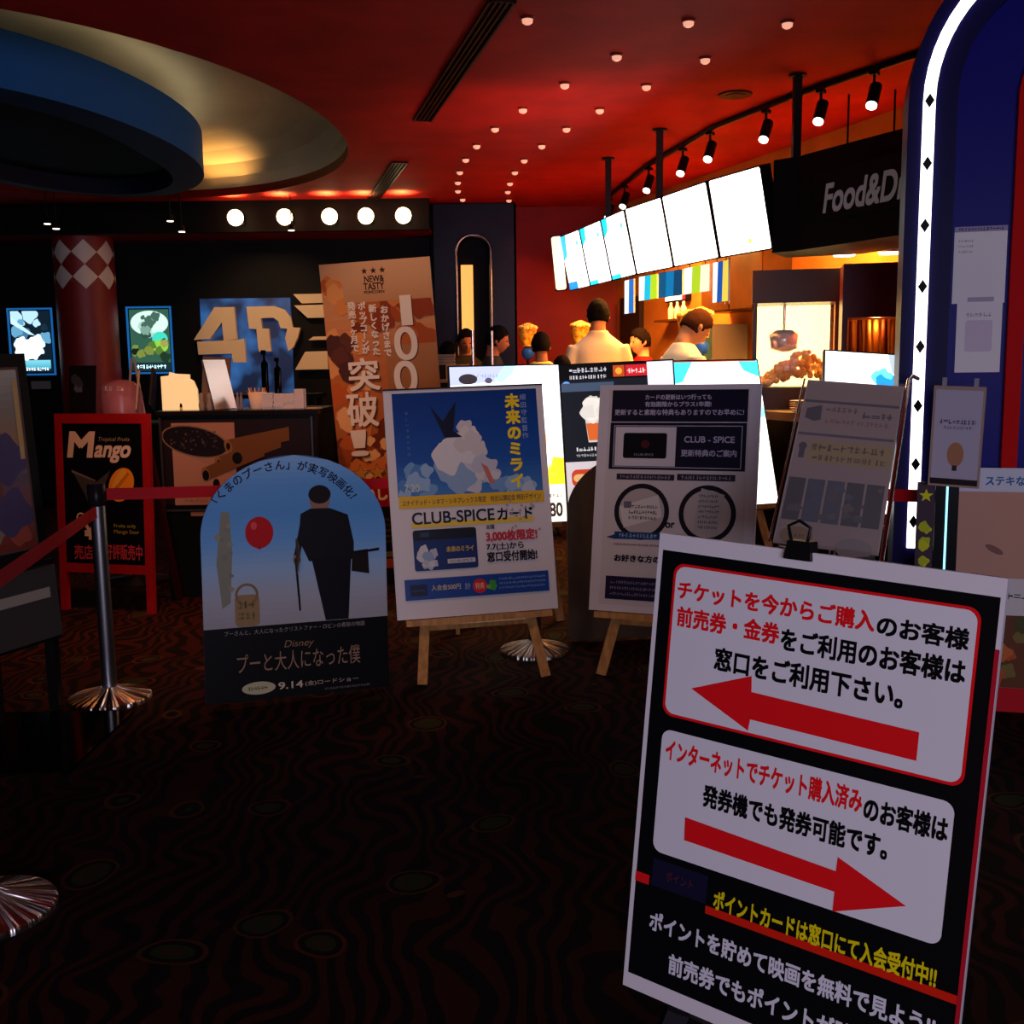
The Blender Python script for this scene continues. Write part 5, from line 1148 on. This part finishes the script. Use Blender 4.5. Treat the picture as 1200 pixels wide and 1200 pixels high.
def head_pt(th, ph, grow=0.0, hair=False):       # th from crown, ph 0 at the face (-y)
    x, y, z = math.sin(th) * math.sin(ph), -math.sin(th) * math.cos(ph), math.cos(th)
    rx, ry, rz = .074 + grow, .094 + grow, .115 + grow
    f = 1.0
    if z < 0: f = 1 + .12 * z * abs(x)                                   # narrow jaw
    px, py, pz = x * rx * (1 + .28 * min(z, 0)), y * ry, z * rz
    if y < -.5 and not hair:
        py -= .026 * math.exp(-((px / .012) ** 2) - ((pz + .028) / .02) ** 2)      # nose
        py += .010 * math.exp(-((abs(px) - .030) / .014) ** 2 - ((pz - .002) / .012) ** 2)  # eye sockets
        py -= .006 * math.exp(-(px / .022) ** 2 - ((pz + .062) / .008) ** 2)       # lips
        py -= .010 * math.exp(-(px / .025) ** 2 - ((pz + .095) / .02) ** 2)        # chin
    return Vector((px, py, pz))
def person(label, x, y, H, yaw, skin, shirt, trousers, hair, arms='down', bend=0.0, nod=0.0, turn=0.0, sleeve=.5, glow=None, collar=False):
    t = thing('person', label, 'person', (x, y, 0), math.radians(yaw)); s = H / 1.72; t.scale = (s, s, s)
    SK, SH, TR, HR = mat(skin, .55), mat(shirt, .75), mat(trousers, .8), mat(hair, .85, spec=.05)
    bd = math.radians(bend)
    def B(p, k=1.0):                              # bend the trunk forward over the hips
        p = Vector(p); f = min(max((p.z - .93) / .25, 0), 1) * k; a = bd * f; q = p - Vector((0, 0, .95))
        return Vector((p.x, q.y * math.cos(a) - q.z * math.sin(a), q.y * math.sin(a) + q.z * math.cos(a))) + Vector((0, 0, .95)) if f > 0 else p
    neck = B((0, .012, 1.46)); na = bd + math.radians(nod)
    HM = Matrix.Translation(B((0, .0, 1.50))) @ Matrix.Rotation(math.radians(turn), 4, 'Z') @ Matrix.Rotation(na, 4, 'X') @ Matrix.Translation((0, -.012, .10))
    # arms
    A = {'down': [(.168, 0, 1.375), (.215, .02, 1.12), (.235, -.05, .88)], 'counter': [(.168, 0, 1.375), (.235, -.02, 1.14), (.17, -.27, 1.07)], 'fold': [(.168, 0, 1.375), (.23, -.03, 1.14), (.07, -.21, 1.12)]}[arms]
    mb = MB()
    loft(mb, [(B((0, .0, .86)), .15, .10), (B((0, 0, .95)), .162, .108), (B((0, 0, 1.08)), .138, .09), (B((0, -.005, 1.22)), .155, .105), (B((0, 0, 1.34)), .168, .1), (B((0, .005, 1.41)), .14, .075), (B((0, .01, 1.45)), .07, .058), (B((0, .012, 1.47)), .056, .056), (HM @ Vector((0, .02, -.06)), .052, .055)], SK)
    vs = [HM @ head_pt(PI * i / 22, 2 * PI * k / 32) for i in range(23) for k in range(32)]
    mb.add(vs, [(i * 32 + k, i * 32 + (k + 1) % 32, (i + 1) * 32 + (k + 1) % 32, (i + 1) * 32 + k)[::-1] for i in range(22) for k in range(32)], SK, True)
    for sx in (-1, 1):
        mb.ball(tuple(HM @ Vector((sx * .076, .008, -.01))), (.012, .02, .03), SK, 10, 8)
        hip = (sx * .09, 0, .92); kn_ = (sx * .095, -.012, .50); an = (sx * .095, .015, .09)
        loft(mb, [(hip, .085, .09), ((sx * .093, -.005, .72), .075, .078), (kn_, .055, .058), ((sx * .095, .012, .34), .054, .057), (an, .036, .038)], SK)
        loft(mb, [((sx * .095, .05, .055), .034, .04), ((sx * .097, -.02, .045), .038, .036), ((sx * .1, -.11, .03), .043, .022), ((sx * .1, -.17, .022), .03, .014)], SK)
        sh, el, wr = (B((sx * q[0], q[1], q[2])) for q in A)
        loft(mb, [(sh, .05, .05), (sh.lerp(el, .5), .043, .043), (el, .037, .037), (el.lerp(wr, .4), .036, .036), (wr, .024, .027)], SK, 12)
        d = (wr - el).normalized(); up = Vector((0, 0, 1)) if abs(d.z) < .8 else Vector((0, -1, 0)); sd = d.cross(up).normalized()
        up = sd.cross(d)
        loft(mb, [(wr, .024, .027), (wr + d * .03, .036, .02), (wr + d * .075, .04, .016)], SK, 12)
        for f in range(4):
            o_ = wr + d * .07 + sd * (f - 1.5) * .0205; L = (.062, .074, .07, .054)[f]
            mb.tube([o_, o_ + d * L * .45 - up * .004, o_ + d * L * .8 - up * .016, o_ + d * L * .95 - up * .028], [.0085, .008, .0075, .006], SK, 8)
        o_ = wr + d * .02 + sd * -sx * .03; mb.tube([o_, o_ + d * .03 - sd * sx * .018, o_ + d * .058 - sd * sx * .024], [.011, .0095, .007], SK, 8)
    bo = mb.build('body', t); bake(bo, [('REMESH', dict(mode='VOXEL', voxel_size=.0095)), ('SMOOTH', dict(factor=.5, iterations=3))]); bo.data.materials.clear(); bo.data.materials.append(SK)
    # shirt
    mb = MB()
    loft(mb, [(B((0, 0, .84)), .178, .125), (B((0, 0, .97)), .178, .122), (B((0, .0, 1.09)), .165, .11), (B((0, -.005, 1.22)), .178, .122), (B((0, 0, 1.34)), .19, .115), (B((0, .005, 1.39)), .175, .1), (B((0, .008, 1.43)), .125, .08), (B((0, .01, 1.465)), .078, .068)], SH, 24)
    for sx in (-1, 1):
        sh, el, wr = (B((sx * q[0], q[1], q[2])) for q in A)
        end = sh.lerp(el, .75) if sleeve < .6 else el.lerp(wr, .85)
        secs = [(sh, .06, .062), (sh.lerp(el, .5), .06, .06)] + ([(end, .06, .06)] if sleeve < .6 else [(el, .05, .05), (end, .04, .04)])
        loft(mb, secs, SH, 14)
    if collar: loft(mb, [(B((0, .012, 1.44)), .082, .075), (B((0, .016, 1.49)), .07, .07)], SH, 20)
    so = mb.build('shirt', t); bake(so, [('REMESH', dict(mode='VOXEL', voxel_size=.011)), ('SMOOTH', dict(factor=.5, iterations=12))]); so.data.materials.clear(); so.data.materials.append(SH)
    mb = MB(); loft(mb, [((0, 0, .84), .168, .115), ((0, 0, .95), .172, .117), ((0, 0, 1.0), .16, .108)], TR, 20)
    for sx in (-1, 1): loft(mb, [((sx * .088, 0, .90), .092, .102), ((sx * .094, -.003, .7), .085, .09), ((sx * .096, -.008, .5), .068, .072), ((sx * .096, .012, .3), .064, .07), ((sx * .096, .012, .085), .058, .064)], TR, 16)
    to = mb.build('trousers', t); bake(to, [('REMESH', dict(mode='VOXEL', voxel_size=.011)), ('SMOOTH', dict(factor=.5, iterations=3))]); to.data.materials.clear(); to.data.materials.append(TR)
    for sx in (-1, 1):
        mb = MB(); loft(mb, [((sx * .095, .075, .05), .035, .045), ((sx * .096, .04, .06), .046, .055), ((sx * .098, -.05, .05), .049, .046), ((sx * .1, -.13, .035), .052, .032), ((sx * .1, -.19, .028), .036, .022)], mat('1a1618', .5), 14); mb.box((sx * .098 - .045, -.19, 0), (sx * .098 + .045, .09, .016), mat('1a1618', .5)); mb.build('shoe', t)
    # hair: sits on crown, back and sides
    rnd = random.Random(int(abs(x * 100) + abs(y * 10))); vs = []
    for i in range(23):
        for k in range(32):
            th, ph = PI * i / 22, 2 * PI * k / 32; c = math.cos(ph); lim = 1.05 + (.95 if c < 0 else .95 * (1 - c) ** 1.3)
            g = .011 + rnd.uniform(-.004, .006) if th < min(lim, 2.05) else -.02
            if th < .3: g = .013
            vs.append(HM @ head_pt(th, ph, g, True))
    mb = MB(); mb.add(vs, [(i * 32 + k, i * 32 + (k + 1) % 32, (i + 1) * 32 + (k + 1) % 32, (i + 1) * 32 + k)[::-1] for i in range(22) for k in range(32)], HR, True); mb.build('hair', t)
    mb = MB()
    for sx in (-1, 1): mb.ball(tuple(HM @ Vector((sx * .029, -.0835, .003))), (.012, .006, .006), mat('120c0a', .2), 10, 6)
    mb.build('eyes', t)
    return t
SKN = 'c98f68'
person('person in a white collared shirt with short dark hair, back to the camera', .715, 8.7, 1.87, 178, SKN, 'f0e2c4', '23222a', '0e0b0b', 'counter', 0, 8, 0, .4, None, True)
person('person in a cream shirt with brown hair bending over the counter', 1.05, 6.95, 1.74, 112, 'd09468', 'f2e6cc', '2a2626', '3c2012', 'counter', 10, 30)
person('person in a red top with dark bobbed hair behind the counter', 1.17, 9.55, 1.66, -68, 'd8a482', 'c01420', '1c1a1c', '140c0c', 'fold', 0, 6)
person('person in a dark grey top standing side-on near the chrome poles', -.17, 8.95, 1.68, 92, 'a8664a', '2c2e30', '18181c', '0c0a0a', 'fold', 4, 6)
person('person in a yellow-green checked top seen from behind', .26, 8.95, 1.62, 186, 'a06a4c', 'c8cc7c', '26262a', '0f0b0a', 'down', 0, 4)
person('short person in dark clothes half hidden beside the white shirt', .40, 8.3, 1.42, 170, 'a06a4c', '1c1718', '18181c', '100c0c', 'down', 0, 4)
person('person in a brown-grey shirt turned away before the lit archway', -.57, 9.3, 1.57, 160, '8a5a44', '4a4038', '18181c', '0a0808', 'down', 6, 8)
person('person with folded arms facing the camera beside the lit archway', -.42, 10.2, 1.70, 12, '9a6248', '2a2624', '18181c', '0a0808', 'fold', 0, 14)
